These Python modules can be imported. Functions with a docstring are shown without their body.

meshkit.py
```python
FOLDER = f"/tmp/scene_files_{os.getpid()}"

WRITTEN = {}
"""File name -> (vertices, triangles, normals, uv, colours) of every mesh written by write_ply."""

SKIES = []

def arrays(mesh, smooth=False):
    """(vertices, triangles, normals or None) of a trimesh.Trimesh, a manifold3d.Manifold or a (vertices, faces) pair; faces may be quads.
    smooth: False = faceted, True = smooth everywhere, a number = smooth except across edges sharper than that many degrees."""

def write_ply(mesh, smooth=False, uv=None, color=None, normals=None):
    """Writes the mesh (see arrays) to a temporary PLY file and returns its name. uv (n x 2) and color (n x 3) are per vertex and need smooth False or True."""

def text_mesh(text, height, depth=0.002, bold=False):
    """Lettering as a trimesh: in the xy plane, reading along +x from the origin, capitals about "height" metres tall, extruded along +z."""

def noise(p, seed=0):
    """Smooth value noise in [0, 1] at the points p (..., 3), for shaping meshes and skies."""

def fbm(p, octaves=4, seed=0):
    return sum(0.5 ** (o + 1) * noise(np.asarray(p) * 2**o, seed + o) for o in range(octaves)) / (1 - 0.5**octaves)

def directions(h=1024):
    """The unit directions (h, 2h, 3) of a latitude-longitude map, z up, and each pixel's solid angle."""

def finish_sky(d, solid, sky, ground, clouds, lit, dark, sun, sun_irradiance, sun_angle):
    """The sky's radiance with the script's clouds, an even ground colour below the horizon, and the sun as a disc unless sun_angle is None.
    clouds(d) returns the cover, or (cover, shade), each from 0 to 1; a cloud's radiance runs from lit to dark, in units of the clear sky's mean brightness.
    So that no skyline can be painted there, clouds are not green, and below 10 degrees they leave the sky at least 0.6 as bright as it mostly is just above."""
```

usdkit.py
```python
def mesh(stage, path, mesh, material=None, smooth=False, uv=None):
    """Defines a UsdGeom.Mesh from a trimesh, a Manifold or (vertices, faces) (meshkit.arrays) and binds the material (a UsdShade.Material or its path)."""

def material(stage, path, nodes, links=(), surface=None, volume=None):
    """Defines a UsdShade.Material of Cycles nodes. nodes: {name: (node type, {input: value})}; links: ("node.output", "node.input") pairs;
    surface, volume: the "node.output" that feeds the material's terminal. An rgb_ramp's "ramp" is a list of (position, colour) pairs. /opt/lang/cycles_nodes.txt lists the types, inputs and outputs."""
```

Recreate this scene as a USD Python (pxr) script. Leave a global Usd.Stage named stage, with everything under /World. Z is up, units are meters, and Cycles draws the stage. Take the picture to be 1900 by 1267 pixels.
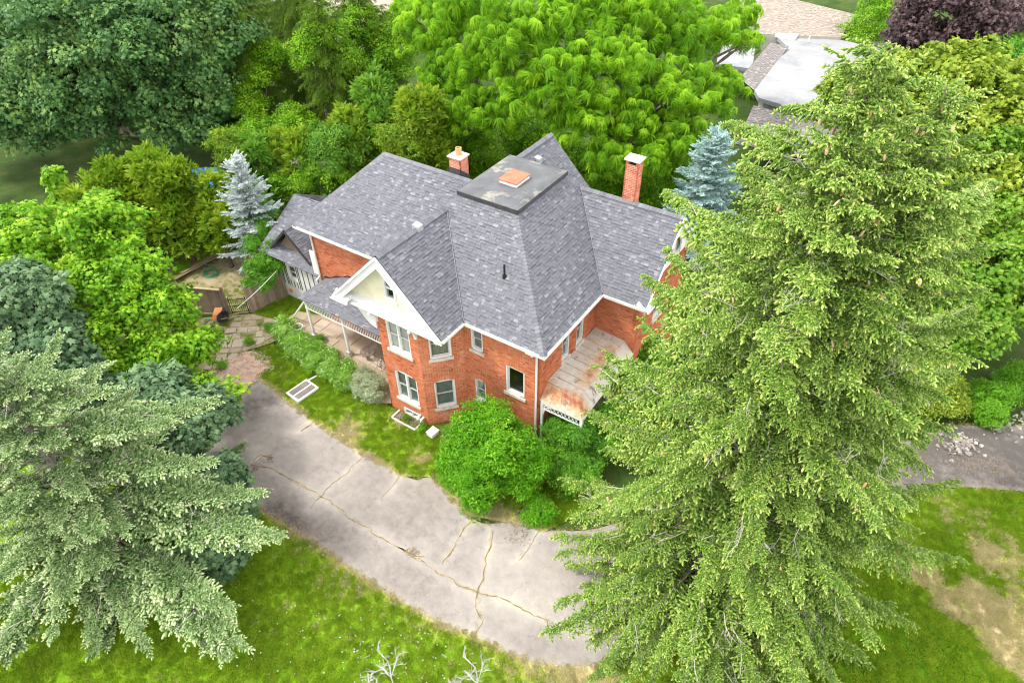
import math, numpy as np, trimesh, usdkit, meshkit
from pxr import Usd, UsdGeom, UsdLux, UsdShade, Gf, Vt, Sdf
from shapely.geometry import Polygon, Point, LineString, box as sbox
from scipy.spatial import Delaunay

stage = Usd.Stage.CreateInMemory()
UsdGeom.SetStageUpAxis(stage, 'Z')
UsdGeom.SetStageMetersPerUnit(stage, 1.0)
UsdGeom.Xform.Define(stage, '/World')
UsdGeom.Scope.Define(stage, '/World/Looks')
rng = np.random.default_rng(7)

# ------------------------------------------------------------------ camera
CAM_F, CAM_PITCH, CAM_YAW, CAM_ROLL = 1239.488, 41.19, -34.067, -0.777
CAM_POS = np.array([9.73008, -16.33319, 23.10867])
_pi, _ya, _ro = np.radians([CAM_PITCH, CAM_YAW, CAM_ROLL])
FW = np.array([math.sin(_ya) * math.cos(_pi), math.cos(_ya) * math.cos(_pi), -math.sin(_pi)])
_r = np.array([math.cos(_ya), -math.sin(_ya), 0.0]); _u = np.cross(_r, FW)
RT = math.cos(_ro) * _r + math.sin(_ro) * _u
UP = -math.sin(_ro) * _r + math.cos(_ro) * _u
cam = UsdGeom.Camera.Define(stage, '/World/camera')
cam.CreateHorizontalApertureAttr(36.0); cam.CreateVerticalApertureAttr(24.0)
cam.CreateFocalLengthAttr(36.0 * CAM_F / 1900.0)
cam.CreateClippingRangeAttr(Gf.Vec2f(0.3, 1000))
cam.CreateExposureAttr(1.40)
_m = Gf.Matrix4d(*RT, 0, *UP, 0, *(-FW), 0, *CAM_POS, 1)
cam.AddTransformOp().Set(_m)

# ------------------------------------------------------------------ sky and sun
SUN_AZ = np.array([-0.80, -0.60]); SUN_AZ = SUN_AZ / np.linalg.norm(SUN_AZ)
SUN_EL = math.radians(56)
SUN = np.array([SUN_AZ[0] * math.cos(SUN_EL), SUN_AZ[1] * math.cos(SUN_EL), math.sin(SUN_EL)])
sun = UsdLux.DistantLight.Define(stage, '/World/sun')
sun.CreateNormalizeAttr(True); sun.CreateIntensityAttr(0.4); sun.CreateAngleAttr(11.0)
sun.CreateColorAttr(Gf.Vec3f(1.0, 0.95, 0.87))
_q = Gf.Rotation(Gf.Vec3d(0, 0, -1), Gf.Vec3d(*(-SUN))).GetQuat()
sun.AddOrientOp().Set(Gf.Quatf(_q.GetReal(), *_q.GetImaginary()))
dome = UsdLux.DomeLight.Define(stage, '/World/sky')
skymat = usdkit.material(stage, '/World/Looks/sky_look', {
    's': ('sky_texture', {'sky_type': 'single_scattering', 'sun_disc': False, 'sun_elevation': SUN_EL, 'sun_rotation': math.atan2(SUN[0], SUN[1])}),
    'tc': ('texture_coordinate', {}),
    'n': ('noise_texture', {'scale': 2.2, 'detail': 5.0, 'roughness': 0.55}),
    'r': ('rgb_ramp', {'ramp': [(0.30, (0.45, 0.45, 0.45)), (0.55, (0.92, 0.92, 0.92))]}),
    'c': ('color', {'value': (6.9, 6.7, 6.4)}),
    'm': ('mix_color', {'use_clamp': False}),
    'b': ('background_shader', {'strength': 0.15}),
}, [('tc.generated', 'n.vector'), ('n.fac', 'r.fac'), ('r.color', 'm.fac'), ('s.color', 'm.a'), ('c.color', 'm.b'), ('m.result', 'b.color')], surface='b.background')
UsdShade.MaterialBindingAPI.Apply(dome.GetPrim()).Bind(skymat)
dome.GetPrim().SetCustomDataByKey('kind', 'structure')
dome.GetPrim().SetCustomDataByKey('label', 'pale hazy summer sky over the garden')

def gp(px, py, z=0.0):
    """point at height z seen at photo pixel (px, py)"""
    v = FW + (px - 950) / CAM_F * RT - (py - 633.5) / CAM_F * UP
    return CAM_POS + (z - CAM_POS[2]) / v[2] * v
def depth(pts):
    return (np.asarray(pts) - CAM_POS) @ FW

# ------------------------------------------------------------------ material helper
def M(name, ramp, rough=.8, tone=0., obj=0., noise=0., nscale=1., detail=3., bump=0., bscale=40., bdist=.02, spec=.3, metal=0., transl=0., stain=None, offset=0.):
    """procedural look: a colour ramp driven by the mesh's own tone, a random number per copy, and noise"""
    if len(ramp) == 1: ramp = [ramp[0], ramp[0]]
    N = {'g': ('geometry', {}), 'r': ('rgb_ramp', {'ramp': ramp}), 'p': ('principled_bsdf', {'roughness': rough, 'specular_ior_level': spec, 'metallic': metal})}
    L = []
    terms = []
    if tone:
        N['at'] = ('attribute', {'attribute': 'tone'}); N['ma'] = ('math', {'math_type': 'multiply', 'value2': tone}); L.append(('at.fac', 'ma.value1')); terms.append('ma.value')
    if obj:
        N['oi'] = ('object_info', {}); N['mo'] = ('math', {'math_type': 'multiply', 'value2': obj}); L.append(('oi.random', 'mo.value1')); terms.append('mo.value')
    if noise:
        N['nt'] = ('noise_texture', {'scale': nscale, 'detail': detail, 'roughness': .6}); L.append(('g.position', 'nt.vector'))
        N['mr'] = ('map_range', {'from_min': .28, 'from_max': .72, 'to_min': 0., 'to_max': noise, 'clamp': True}); L.append(('nt.fac', 'mr.value')); terms.append('mr.result')
    cur = None
    for i, t in enumerate(terms):
        if cur is None: cur = t
        else:
            N['ad%d' % i] = ('math', {'math_type': 'add'}); L += [(cur, 'ad%d.value1' % i), (t, 'ad%d.value2' % i)]; cur = 'ad%d.value' % i
    if offset and cur:
        N['of'] = ('math', {'math_type': 'add', 'value2': offset}); L.append((cur, 'of.value1')); cur = 'of.value'
    if cur: L.append((cur, 'r.fac'))
    col = 'r.color'
    for k, (scol, ssc, lo, hi, amt) in enumerate(stain or []):
        N['sn%d' % k] = ('noise_texture', {'scale': ssc, 'detail': 5.0, 'roughness': .65}); L.append(('g.position', 'sn%d.vector' % k))
        N['sr%d' % k] = ('map_range', {'from_min': lo, 'from_max': hi, 'to_min': 0., 'to_max': amt, 'clamp': True}); L.append(('sn%d.fac' % k, 'sr%d.value' % k))
        N['sm%d' % k] = ('mix_color', {'b': scol}); L += [('sr%d.result' % k, 'sm%d.fac' % k), (col, 'sm%d.a' % k)]; col = 'sm%d.result' % k
    L.append((col, 'p.base_color'))
    if bump:
        N['bn'] = ('noise_texture', {'scale': bscale, 'detail': 4.0}); N['bp'] = ('bump', {'strength': bump, 'distance': bdist})
        L += [('g.position', 'bn.vector'), ('bn.fac', 'bp.height'), ('bp.normal', 'p.normal')]
    out = 'p.BSDF'
    if transl:
        N['tr'] = ('translucent_bsdf', {}); N['mc'] = ('mix_closure', {'fac': transl}); L += [(col, 'tr.color'), ('p.BSDF', 'mc.closure1'), ('tr.BSDF', 'mc.closure2')]; out = 'mc.closure'
    return usdkit.material(stage, '/World/Looks/' + name, N, L, surface=out)

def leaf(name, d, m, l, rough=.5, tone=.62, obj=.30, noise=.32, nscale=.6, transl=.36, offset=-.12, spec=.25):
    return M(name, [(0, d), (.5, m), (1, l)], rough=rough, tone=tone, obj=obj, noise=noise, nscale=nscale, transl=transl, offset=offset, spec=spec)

K = {}
K['shingle'] = M('shingle', [(0, (.075, .076, .088)), (.25, (.118, .120, .138)), (.5, (.150, .154, .178)), (.75, (.180, .185, .21)), (1, (.245, .25, .28))], .9, tone=1., noise=.07, nscale=.5, offset=-.03, bump=.35, bscale=220, bdist=.004, spec=.15)
K['roof_base'] = M('roof_base', [(0, (.05, .05, .055))], .95)
K['brick'] = M('brick', [(0, (.26, .070, .032)), (.3, (.45, .135, .062)), (.7, (.54, .180, .088)), (1, (.62, .26, .15))], .9, tone=.8, noise=.4, nscale=.9, offset=-.1, bump=.3, bscale=90, bdist=.004, spec=.1,
                stain=[((.60, .47, .38), 1.1, .60, .74, .55), ((.14, .06, .04), .8, .66, .80, .25)])
K['mortar'] = M('mortar', [(0, (.42, .30, .21)), (1, (.58, .45, .35))], .95, noise=1, nscale=3, spec=.1)
K['chimney_brick'] = M('chimney_brick', [(0, (.34, .09, .05)), (.5, (.50, .15, .085)), (1, (.60, .23, .14))], .9, tone=1, bump=.3, bscale=90, bdist=.004, spec=.1)
K['chimney_mortar'] = M('chimney_mortar', [(0, (.62, .52, .45)), (1, (.72, .64, .56))], .95, noise=1, nscale=5)
K['valley'] = M('valley', [(0, (.16, .165, .18)), (1, (.26, .265, .28))], .6, noise=1, nscale=4)
K['white'] = M('white', [(0, (.62, .62, .60)), (1, (.72, .72, .71))], .55, noise=1, nscale=2.5, stain=[((.45, .41, .34), 5., .60, .75, .35)])
K['cream'] = M('cream', [(0, (.66, .62, .44)), (1, (.80, .77, .60))], .9, noise=1, nscale=2, bump=.5, bscale=60, bdist=.01)
K['stone'] = M('stone', [(0, (.42, .39, .34)), (1, (.66, .63, .57))], .9, noise=1, nscale=5, bump=.4, bscale=50)
K['sash'] = M('sash', [(0, (.40, .40, .39)), (1, (.55, .55, .54))], .6, noise=1, nscale=6)
K['blind'] = M('blind', [(0, (.13, .135, .135)), (1, (.24, .245, .24))], .9, noise=1, nscale=3)
K['curtain'] = M('curtain', [(0, (.34, .30, .24)), (.5, (.62, .57, .49)), (1, (.72, .68, .60))], .9, tone=1)
K['membrane'] = M('membrane', [(0, (.070, .074, .082)), (1, (.125, .13, .14))], .55, noise=1, nscale=1.6, spec=.4, stain=[((.34, .31, .26), 1.0, .57, .66, .6)], bump=.25, bscale=7, bdist=.05)
K['hatch'] = M('hatch', [(0, (.36, .10, .055)), (1, (.48, .19, .11))], .7, noise=1, nscale=2.5)
K['dark_metal'] = M('dark_metal', [(0, (.035, .035, .04)), (1, (.08, .08, .085))], .6, noise=1, nscale=8, metal=.3)
K['grey_metal'] = M('grey_metal', [(0, (.30, .32, .34)), (1, (.48, .50, .52))], .5, noise=1, nscale=6, metal=.4)
K['panel'] = M('panel', [(0, (.13, .115, .105)), (1, (.20, .18, .165))], .7, noise=1, nscale=4)
K['rusty'] = M('rusty', [(0, (.60, .56, .51)), (.35, (.52, .47, .41)), (.58, (.50, .36, .24)), (.8, (.43, .20, .10)), (1, (.27, .08, .045))], .7, tone=1., noise=.45, nscale=4.5, detail=7, offset=-.12, spec=.25,
               stain=[((.40, .375, .35), 1.1, .50, .66, .45), ((.10, .095, .095), 2.4, .58, .68, .85)])
K['wood'] = M('wood', [(0, (.11, .08, .06)), (.5, (.20, .15, .11)), (1, (.32, .25, .19))], .9, tone=.6, obj=.2, noise=.4, nscale=2.5, bump=.3, bscale=30)
K['fence_wood'] = M('fence_wood', [(0, (.14, .10, .078)), (.5, (.24, .18, .135)), (1, (.36, .28, .21))], .9, obj=.6, noise=.4, nscale=3, bump=.3, bscale=30)
K['pale_wood'] = M('pale_wood', [(0, (.30, .22, .13)), (1, (.50, .38, .24))], .85, obj=.5, noise=.5, nscale=4, bump=.3, bscale=30)
K['bark'] = M('bark', [(0, (.07, .055, .045)), (1, (.20, .165, .135))], .95, noise=1, nscale=6, bump=.8, bscale=14, bdist=.04)
K['spruce_bark'] = M('spruce_bark', [(0, (.10, .085, .070)), (1, (.27, .24, .205))], .95, noise=1, nscale=5, bump=.8, bscale=12, bdist=.04)
K['dead_wood'] = M('dead_wood', [(0, (.30, .28, .25)), (1, (.58, .56, .53))], .9, noise=1, nscale=5)
K['crack'] = M('crack', [(0, (.16, .11, .06)), (.5, (.36, .28, .16)), (1, (.58, .50, .36))], .95, tone=.7, noise=.5, nscale=5, offset=-.1)
K['lawn'] = M('lawn', [(0, (.050, .14, .003)), (.35, (.13, .24, .008)), (.62, (.27, .29, .05)), (1, (.55, .45, .26))], .95, tone=.9, noise=.42, nscale=8, detail=8, offset=-.17, bump=.6, bscale=18, bdist=.05, spec=.1)
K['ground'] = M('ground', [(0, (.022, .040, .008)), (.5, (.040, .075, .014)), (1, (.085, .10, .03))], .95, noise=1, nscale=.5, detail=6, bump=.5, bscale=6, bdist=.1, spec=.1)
K['dirt'] = M('dirt', [(0, (.13, .15, .05)), (.45, (.30, .25, .14)), (1, (.52, .45, .34))], .95, tone=.5, noise=.6, nscale=1.6, detail=6, bump=.5, bscale=14, bdist=.05)
K['soil'] = M('soil', [(0, (.09, .07, .05)), (1, (.24, .19, .13))], .95, noise=1, nscale=2, detail=6, bump=.5, bscale=14, bdist=.05)
K['rubble'] = M('rubble', [(0, (.34, .19, .13)), (.5, (.52, .36, .28)), (1, (.66, .54, .46))], .95, obj=.6, noise=.5, nscale=2.5, detail=6, bump=.5, bscale=16, bdist=.05)
K['flag'] = M('flag', [(0, (.28, .21, .15)), (.5, (.40, .32, .235)), (1, (.50, .43, .35))], .9, obj=.65, noise=.4, nscale=1.5, detail=5, bump=.3, bscale=20, bdist=.02)
K['cobble'] = M('cobble', [(0, (.15, .135, .12)), (.5, (.26, .235, .21)), (1, (.40, .37, .34))], .85, obj=1., bump=.3, bscale=20)
K['black'] = M('black', [(0, (.012, .012, .013))], .6)
K['batten'] = M('batten', [(0, (.02, .02, .022)), (1, (.04, .04, .04))], .8, noise=1, nscale=5)
K['room'] = M('room', [(0, (.05, .045, .04))], .95)
K['orange'] = M('orange', [(0, (.60, .20, .06)), (1, (.72, .30, .12))], .6, noise=1, nscale=4)
K['green_hose'] = M('green_hose', [(0, (.02, .25, .14))], .5)
K['blue'] = M('blue', [(0, (.01, .20, .60)), (1, (.05, .36, .75))], .45, noise=1, nscale=3)
K['wicker'] = M('wicker', [(0, (.10, .08, .065)), (1, (.30, .25, .21))], .9, tone=1)
K['terracotta'] = M('terracotta', [(0, (.52, .22, .10)), (1, (.66, .34, .18))], .8, noise=1, nscale=6)
K['beige_roof'] = M('beige_roof', [(0, (.19, .155, .128)), (.5, (.30, .255, .215)), (1, (.42, .37, .32))], .9, tone=1., noise=.15, nscale=1.)
K['brown_roof'] = M('brown_roof', [(0, (.11, .10, .095)), (.5, (.20, .185, .18)), (1, (.32, .30, .29))], .9, tone=1.)
K['white_roof'] = M('white_roof', [(0, (.235, .242, .252)), (1, (.315, .322, .332))], .6, noise=1, nscale=.5, detail=5, bump=.2, bscale=2, bdist=.1, stain=[((.16, .17, .19), .35, .50, .66, .7)])
K['siding'] = M('siding', [(0, (.34, .32, .28)), (1, (.44, .42, .37))], .8, noise=1, nscale=2)
K['cone'] = M('cone', [(0, (.42, .25, .11)), (.5, (.58, .38, .19)), (1, (.70, .52, .30))], .7, obj=1., bump=.6, bscale=60)
K['twig'] = M('twig', [(0, (.36, .33, .29)), (1, (.70, .67, .62))], .9, tone=.5, obj=.5)
K['grass_green'] = M('grass_green', [(0, (.085, .18, .003)), (.5, (.20, .33, .008)), (1, (.42, .52, .05))], .7, tone=.3, obj=.5, noise=.2, nscale=1.5, offset=-.02, transl=.3)
K['grass_dry'] = M('grass_dry', [(0, (.34, .34, .11)), (.5, (.50, .44, .22)), (1, (.66, .58, .37))], .8, tone=.3, obj=.7, transl=.25)
# glass: sees through, mirrors at a grazing angle
K['glass'] = usdkit.material(stage, '/World/Looks/glass', {'t': ('transparent_bsdf', {'color': (.86, .90, .90)}), 'g': ('glossy_bsdf', {'color': (.95, .97, 1.), 'roughness': .03}), 'f': ('fresnel', {'IOR': 1.7}), 'ge': ('geometry', {}),
                             'o': ('math', {'math_type': 'subtract', 'value1': 1.0}), 'k': ('math', {'math_type': 'multiply'}), 'm': ('mix_closure', {})},
                             [('ge.backfacing', 'o.value2'), ('f.fac', 'k.value1'), ('o.value', 'k.value2'), ('k.value', 'm.fac'), ('t.BSDF', 'm.closure1'), ('g.BSDF', 'm.closure2')], surface='m.closure')
# old asphalt: patchy tone, stone grain, a web of hairline cracks
K['asphalt'] = usdkit.material(stage, '/World/Looks/asphalt', {
    'g': ('geometry', {}), 'at': ('attribute', {'attribute': 'tone'}),
    'n1': ('noise_texture', {'scale': 2.6, 'detail': 12.0, 'roughness': .68}), 'n2': ('noise_texture', {'scale': 38.0, 'detail': 3.0, 'roughness': .7}), 'n3': ('noise_texture', {'scale': 1.1, 'detail': 4.0}),
    'm1': ('map_range', {'from_min': .3, 'from_max': .7, 'to_min': -.16, 'to_max': .16}), 'm2': ('map_range', {'from_min': .3, 'from_max': .7, 'to_min': -.11, 'to_max': .11}),
    'a1': ('math', {'math_type': 'add'}), 'a2': ('math', {'math_type': 'add'}),
    'r': ('rgb_ramp', {'ramp': [(0, (.095, .086, .080)), (.3, (.212, .190, .174)), (.55, (.285, .258, .238)), (.75, (.33, .305, .275)), (1, (.46, .40, .31))]}),
    'wv': ('vector_math', {'math_type': 'scale', 'scale': .9}), 'wa': ('vector_math', {'math_type': 'add'}),
    'v': ('voronoi_texture', {'feature': 'distance_to_edge', 'scale': .42}), 'vr': ('map_range', {'from_min': .004, 'from_max': .011, 'to_min': .28, 'to_max': 0., 'clamp': True}), 'vn': ('map_range', {'from_min': .46, 'from_max': .60, 'to_min': 0., 'to_max': 1., 'clamp': True}), 'vm': ('math', {'math_type': 'multiply'}),
    'mx': ('mix_color', {'b': (.055, .046, .038)}), 'bp': ('bump', {'strength': .45, 'distance': .012}), 'p': ('principled_bsdf', {'roughness': .92, 'specular_ior_level': .15})},
    [('g.position', 'n1.vector'), ('g.position', 'n2.vector'), ('g.position', 'n3.vector'), ('n1.fac', 'm1.value'), ('n2.fac', 'm2.value'), ('at.fac', 'a1.value1'), ('m1.result', 'a1.value2'), ('a1.value', 'a2.value1'), ('m2.result', 'a2.value2'), ('a2.value', 'r.fac'),
     ('n1.color', 'wv.vector1'), ('g.position', 'wa.vector1'), ('wv.vector', 'wa.vector2'), ('wa.vector', 'v.vector'), ('v.distance', 'vr.value'), ('n3.fac', 'vn.value'), ('vr.result', 'vm.value1'), ('vn.result', 'vm.value2'), ('vm.value', 'mx.fac'), ('r.color', 'mx.a'), ('mx.result', 'p.base_color'), ('n2.fac', 'bp.height'), ('bp.normal', 'p.normal')], surface='p.BSDF')
# leaves
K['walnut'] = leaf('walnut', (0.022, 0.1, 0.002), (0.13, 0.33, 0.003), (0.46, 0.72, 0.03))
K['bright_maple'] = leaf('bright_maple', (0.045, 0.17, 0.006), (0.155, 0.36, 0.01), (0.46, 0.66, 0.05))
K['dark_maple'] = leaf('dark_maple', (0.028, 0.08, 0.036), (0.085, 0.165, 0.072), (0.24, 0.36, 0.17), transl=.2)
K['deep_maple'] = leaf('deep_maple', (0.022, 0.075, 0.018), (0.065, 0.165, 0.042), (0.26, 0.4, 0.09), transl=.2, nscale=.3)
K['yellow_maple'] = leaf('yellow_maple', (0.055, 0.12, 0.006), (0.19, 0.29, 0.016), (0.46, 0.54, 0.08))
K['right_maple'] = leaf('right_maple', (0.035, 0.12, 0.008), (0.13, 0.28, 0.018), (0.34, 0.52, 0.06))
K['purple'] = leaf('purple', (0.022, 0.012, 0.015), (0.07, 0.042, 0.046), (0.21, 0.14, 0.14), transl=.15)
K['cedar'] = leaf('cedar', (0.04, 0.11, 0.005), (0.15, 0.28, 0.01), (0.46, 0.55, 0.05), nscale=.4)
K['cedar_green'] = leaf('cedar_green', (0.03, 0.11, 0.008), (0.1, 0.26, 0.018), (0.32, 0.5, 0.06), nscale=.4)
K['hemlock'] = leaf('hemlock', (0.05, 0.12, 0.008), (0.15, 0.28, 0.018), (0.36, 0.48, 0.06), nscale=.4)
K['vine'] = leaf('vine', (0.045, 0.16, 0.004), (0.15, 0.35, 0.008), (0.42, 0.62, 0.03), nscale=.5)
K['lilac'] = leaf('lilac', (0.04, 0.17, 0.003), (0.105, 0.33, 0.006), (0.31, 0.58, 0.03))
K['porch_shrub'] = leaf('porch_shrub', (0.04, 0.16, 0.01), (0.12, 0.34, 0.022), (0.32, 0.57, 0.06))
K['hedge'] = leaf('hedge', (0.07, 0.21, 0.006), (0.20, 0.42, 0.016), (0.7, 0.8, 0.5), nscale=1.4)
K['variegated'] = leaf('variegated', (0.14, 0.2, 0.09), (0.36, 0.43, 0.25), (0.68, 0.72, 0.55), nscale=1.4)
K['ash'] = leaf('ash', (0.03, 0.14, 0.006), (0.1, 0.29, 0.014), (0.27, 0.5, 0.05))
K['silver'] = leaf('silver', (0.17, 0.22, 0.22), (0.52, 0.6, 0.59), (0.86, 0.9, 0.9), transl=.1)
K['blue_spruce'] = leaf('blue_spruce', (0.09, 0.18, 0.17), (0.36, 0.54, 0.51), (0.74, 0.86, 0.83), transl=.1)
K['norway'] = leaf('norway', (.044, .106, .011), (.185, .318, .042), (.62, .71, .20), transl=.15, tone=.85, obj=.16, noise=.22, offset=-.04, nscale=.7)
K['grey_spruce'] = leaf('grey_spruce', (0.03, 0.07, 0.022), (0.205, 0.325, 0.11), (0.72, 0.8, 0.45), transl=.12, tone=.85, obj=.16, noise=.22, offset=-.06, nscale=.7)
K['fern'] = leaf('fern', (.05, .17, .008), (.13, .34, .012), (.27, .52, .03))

# ------------------------------------------------------------------ scene helpers
_used = {}
def numbered(path):
    n = _used.get(path, -1) + 1; _used[path] = n
    return path if n == 0 else '%s_%03d' % (path, n)
BASE = {}
def tag(prim, label=None, cat=None, group=None, kind=None):
    p = prim.GetPrim() if hasattr(prim, 'GetPrim') else prim
    for k, v in (('label', label), ('category', cat), ('group', group), ('kind', kind)):
        if v: p.SetCustomDataByKey(k, v)
    return p
def thing(name, label, cat, base=(0, 0, 0), group=None):
    path = numbered('/World/' + name); x = UsdGeom.Xform.Define(stage, path)
    base = np.asarray(base, float); x.AddTranslateOp().Set(Gf.Vec3d(*base)); BASE[path] = base
    tag(x, label, cat, group); return path
def holder(parent, name, label=None):
    path = numbered(parent + '/' + name); UsdGeom.Xform.Define(stage, path); BASE[path] = BASE[parent]
    if label: tag(stage.GetPrimAtPath(path), label)
    return path
class MB:
    def __init__(s): s.V, s.F, s.T, s.n = [], [], [], 0
    def add(s, v, f, tone=0.5):
        v = np.asarray(v, float).reshape(-1, 3); f = np.asarray(f, int)
        if f.ndim == 2 and f.shape[1] == 4: f = np.vstack([f[:, [0, 1, 2]], f[:, [0, 2, 3]]])
        s.V.append(v); s.F.append(f + s.n); s.T.append(np.broadcast_to(np.asarray(tone, float), (len(v),)).copy()); s.n += len(v); return s
    def tm(s, m, tone=.5): return s.add(m.vertices, m.faces, tone)
    def box(s, lo, hi, tone=.5):
        lo, hi = np.minimum(lo, hi), np.maximum(lo, hi)
        v = np.array([[(lo, hi)[i][0], (lo, hi)[j][1], (lo, hi)[k][2]] for i in (0, 1) for j in (0, 1) for k in (0, 1)])
        return s.add(v, BOXF, tone)
    def hexa(s, bottom, top, tone=.5):
        """eight corners: four of one face, four of the opposite one"""
        b, t = np.asarray(bottom, float), np.asarray(top, float)
        v = np.vstack([b, t]); f = [[3, 2, 1, 0], [4, 5, 6, 7]] + [[i, (i + 1) % 4, (i + 1) % 4 + 4, i + 4] for i in range(4)]
        return s.add(v, f, tone)
    def bar(s, a, b, w, h=None, tone=.5, up=(0, 0, 1)):
        a, b = np.asarray(a, float), np.asarray(b, float); h = h or w
        d = (b - a) / np.linalg.norm(b - a); u = np.asarray(up, float)
        if abs(d @ u) > .95: u = np.array([1., 0, 0])
        x = np.cross(d, u); x /= np.linalg.norm(x); y = np.cross(x, d)
        c = [x * sx * w / 2 + y * sy * h / 2 for sx, sy in ((-1, -1), (1, -1), (1, 1), (-1, 1))]
        return s.hexa([a + q for q in c], [b + q for q in c], tone)
    def tube(s, pts, rad, sides=6, tone=.5, cap=True):
        p = np.asarray(pts, float); rad = np.broadcast_to(np.asarray(rad, float), (len(p),))
        t = np.gradient(p, axis=0); t /= np.linalg.norm(t, axis=1, keepdims=True) + 1e-12
        ref = np.array([0, 0, 1.]) if abs(t[0][2]) < .8 else np.array([1., 0, 0])
        a = np.cross(t, ref); a /= np.linalg.norm(a, axis=1, keepdims=True) + 1e-12; b = np.cross(t, a)
        g = np.arange(sides) * 2 * np.pi / sides
        v = p[:, None] + rad[:, None, None] * (np.cos(g)[None, :, None] * a[:, None] + np.sin(g)[None, :, None] * b[:, None])
        i, j = np.meshgrid(np.arange(len(p) - 1), np.arange(sides), indexing='ij')
        q = np.stack([i * sides + j, (i + 1) * sides + j, (i + 1) * sides + (j + 1) % sides, i * sides + (j + 1) % sides], -1).reshape(-1, 4)
        v = v.reshape(-1, 3); f = np.vstack([q[:, [0, 1, 2]], q[:, [0, 2, 3]]])
        if cap:
            n = len(v); v = np.vstack([v, p[0], p[-1]]); e = (len(p) - 1) * sides
            f = np.vstack([f, [[n, j, (j + 1) % sides] for j in range(sides)], [[n + 1, e + (j + 1) % sides, e + j] for j in range(sides)]])
        return s.add(v, f, tone)
    def poly(s, pts, thick, tone=.5):
        """flat convex polygon given in space, thickened along minus its normal"""
        p = np.asarray(pts, float); n = np.cross(p[1] - p[0], p[2] - p[0]); n /= np.linalg.norm(n); k = len(p)
        v = np.vstack([p, p - n * thick]); f = [[0, i, i + 1] for i in range(1, k - 1)] + [[k, k + i + 1, k + i] for i in range(1, k - 1)]
        for i in range(k): j = (i + 1) % k; f += [[i, i + k, j + k], [i, j + k, j]]
        return s.add(v, f, tone)
    def arrays(s): return np.vstack(s.V), np.vstack(s.F), np.concatenate(s.T)
BOXF = [[0, 1, 3, 2], [4, 6, 7, 5], [0, 4, 5, 1], [2, 3, 7, 6], [0, 2, 6, 4], [1, 5, 7, 3]]
def set_tone(m, t):
    UsdGeom.PrimvarsAPI(m).CreatePrimvar('tone', Sdf.ValueTypeNames.FloatArray, 'vertex').Set(Vt.FloatArray.FromNumpy(np.asarray(t, np.float32)))
def part(parent, name, mb, look, smooth=False, label=None, kind=None):
    path = numbered(parent + '/' + name); v, f, t = mb.arrays(); base = BASE.get(parent, np.zeros(3)); BASE[path] = base
    m = usdkit.mesh(stage, path, (v - base, f), K[look], smooth=smooth if smooth is True else False)
    set_tone(m, t)
    if label or kind: tag(m, label, None, None, kind)
    return path
def solo(name, mb, look, label, cat=None, group=None, kind=None, smooth=False):
    path = numbered('/World/' + name); v, f, t = mb.arrays(); BASE[path] = np.zeros(3)
    m = usdkit.mesh(stage, path, (v, f), K[look], smooth=smooth); set_tone(m, t); tag(m, label, cat, group, kind); return path
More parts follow.
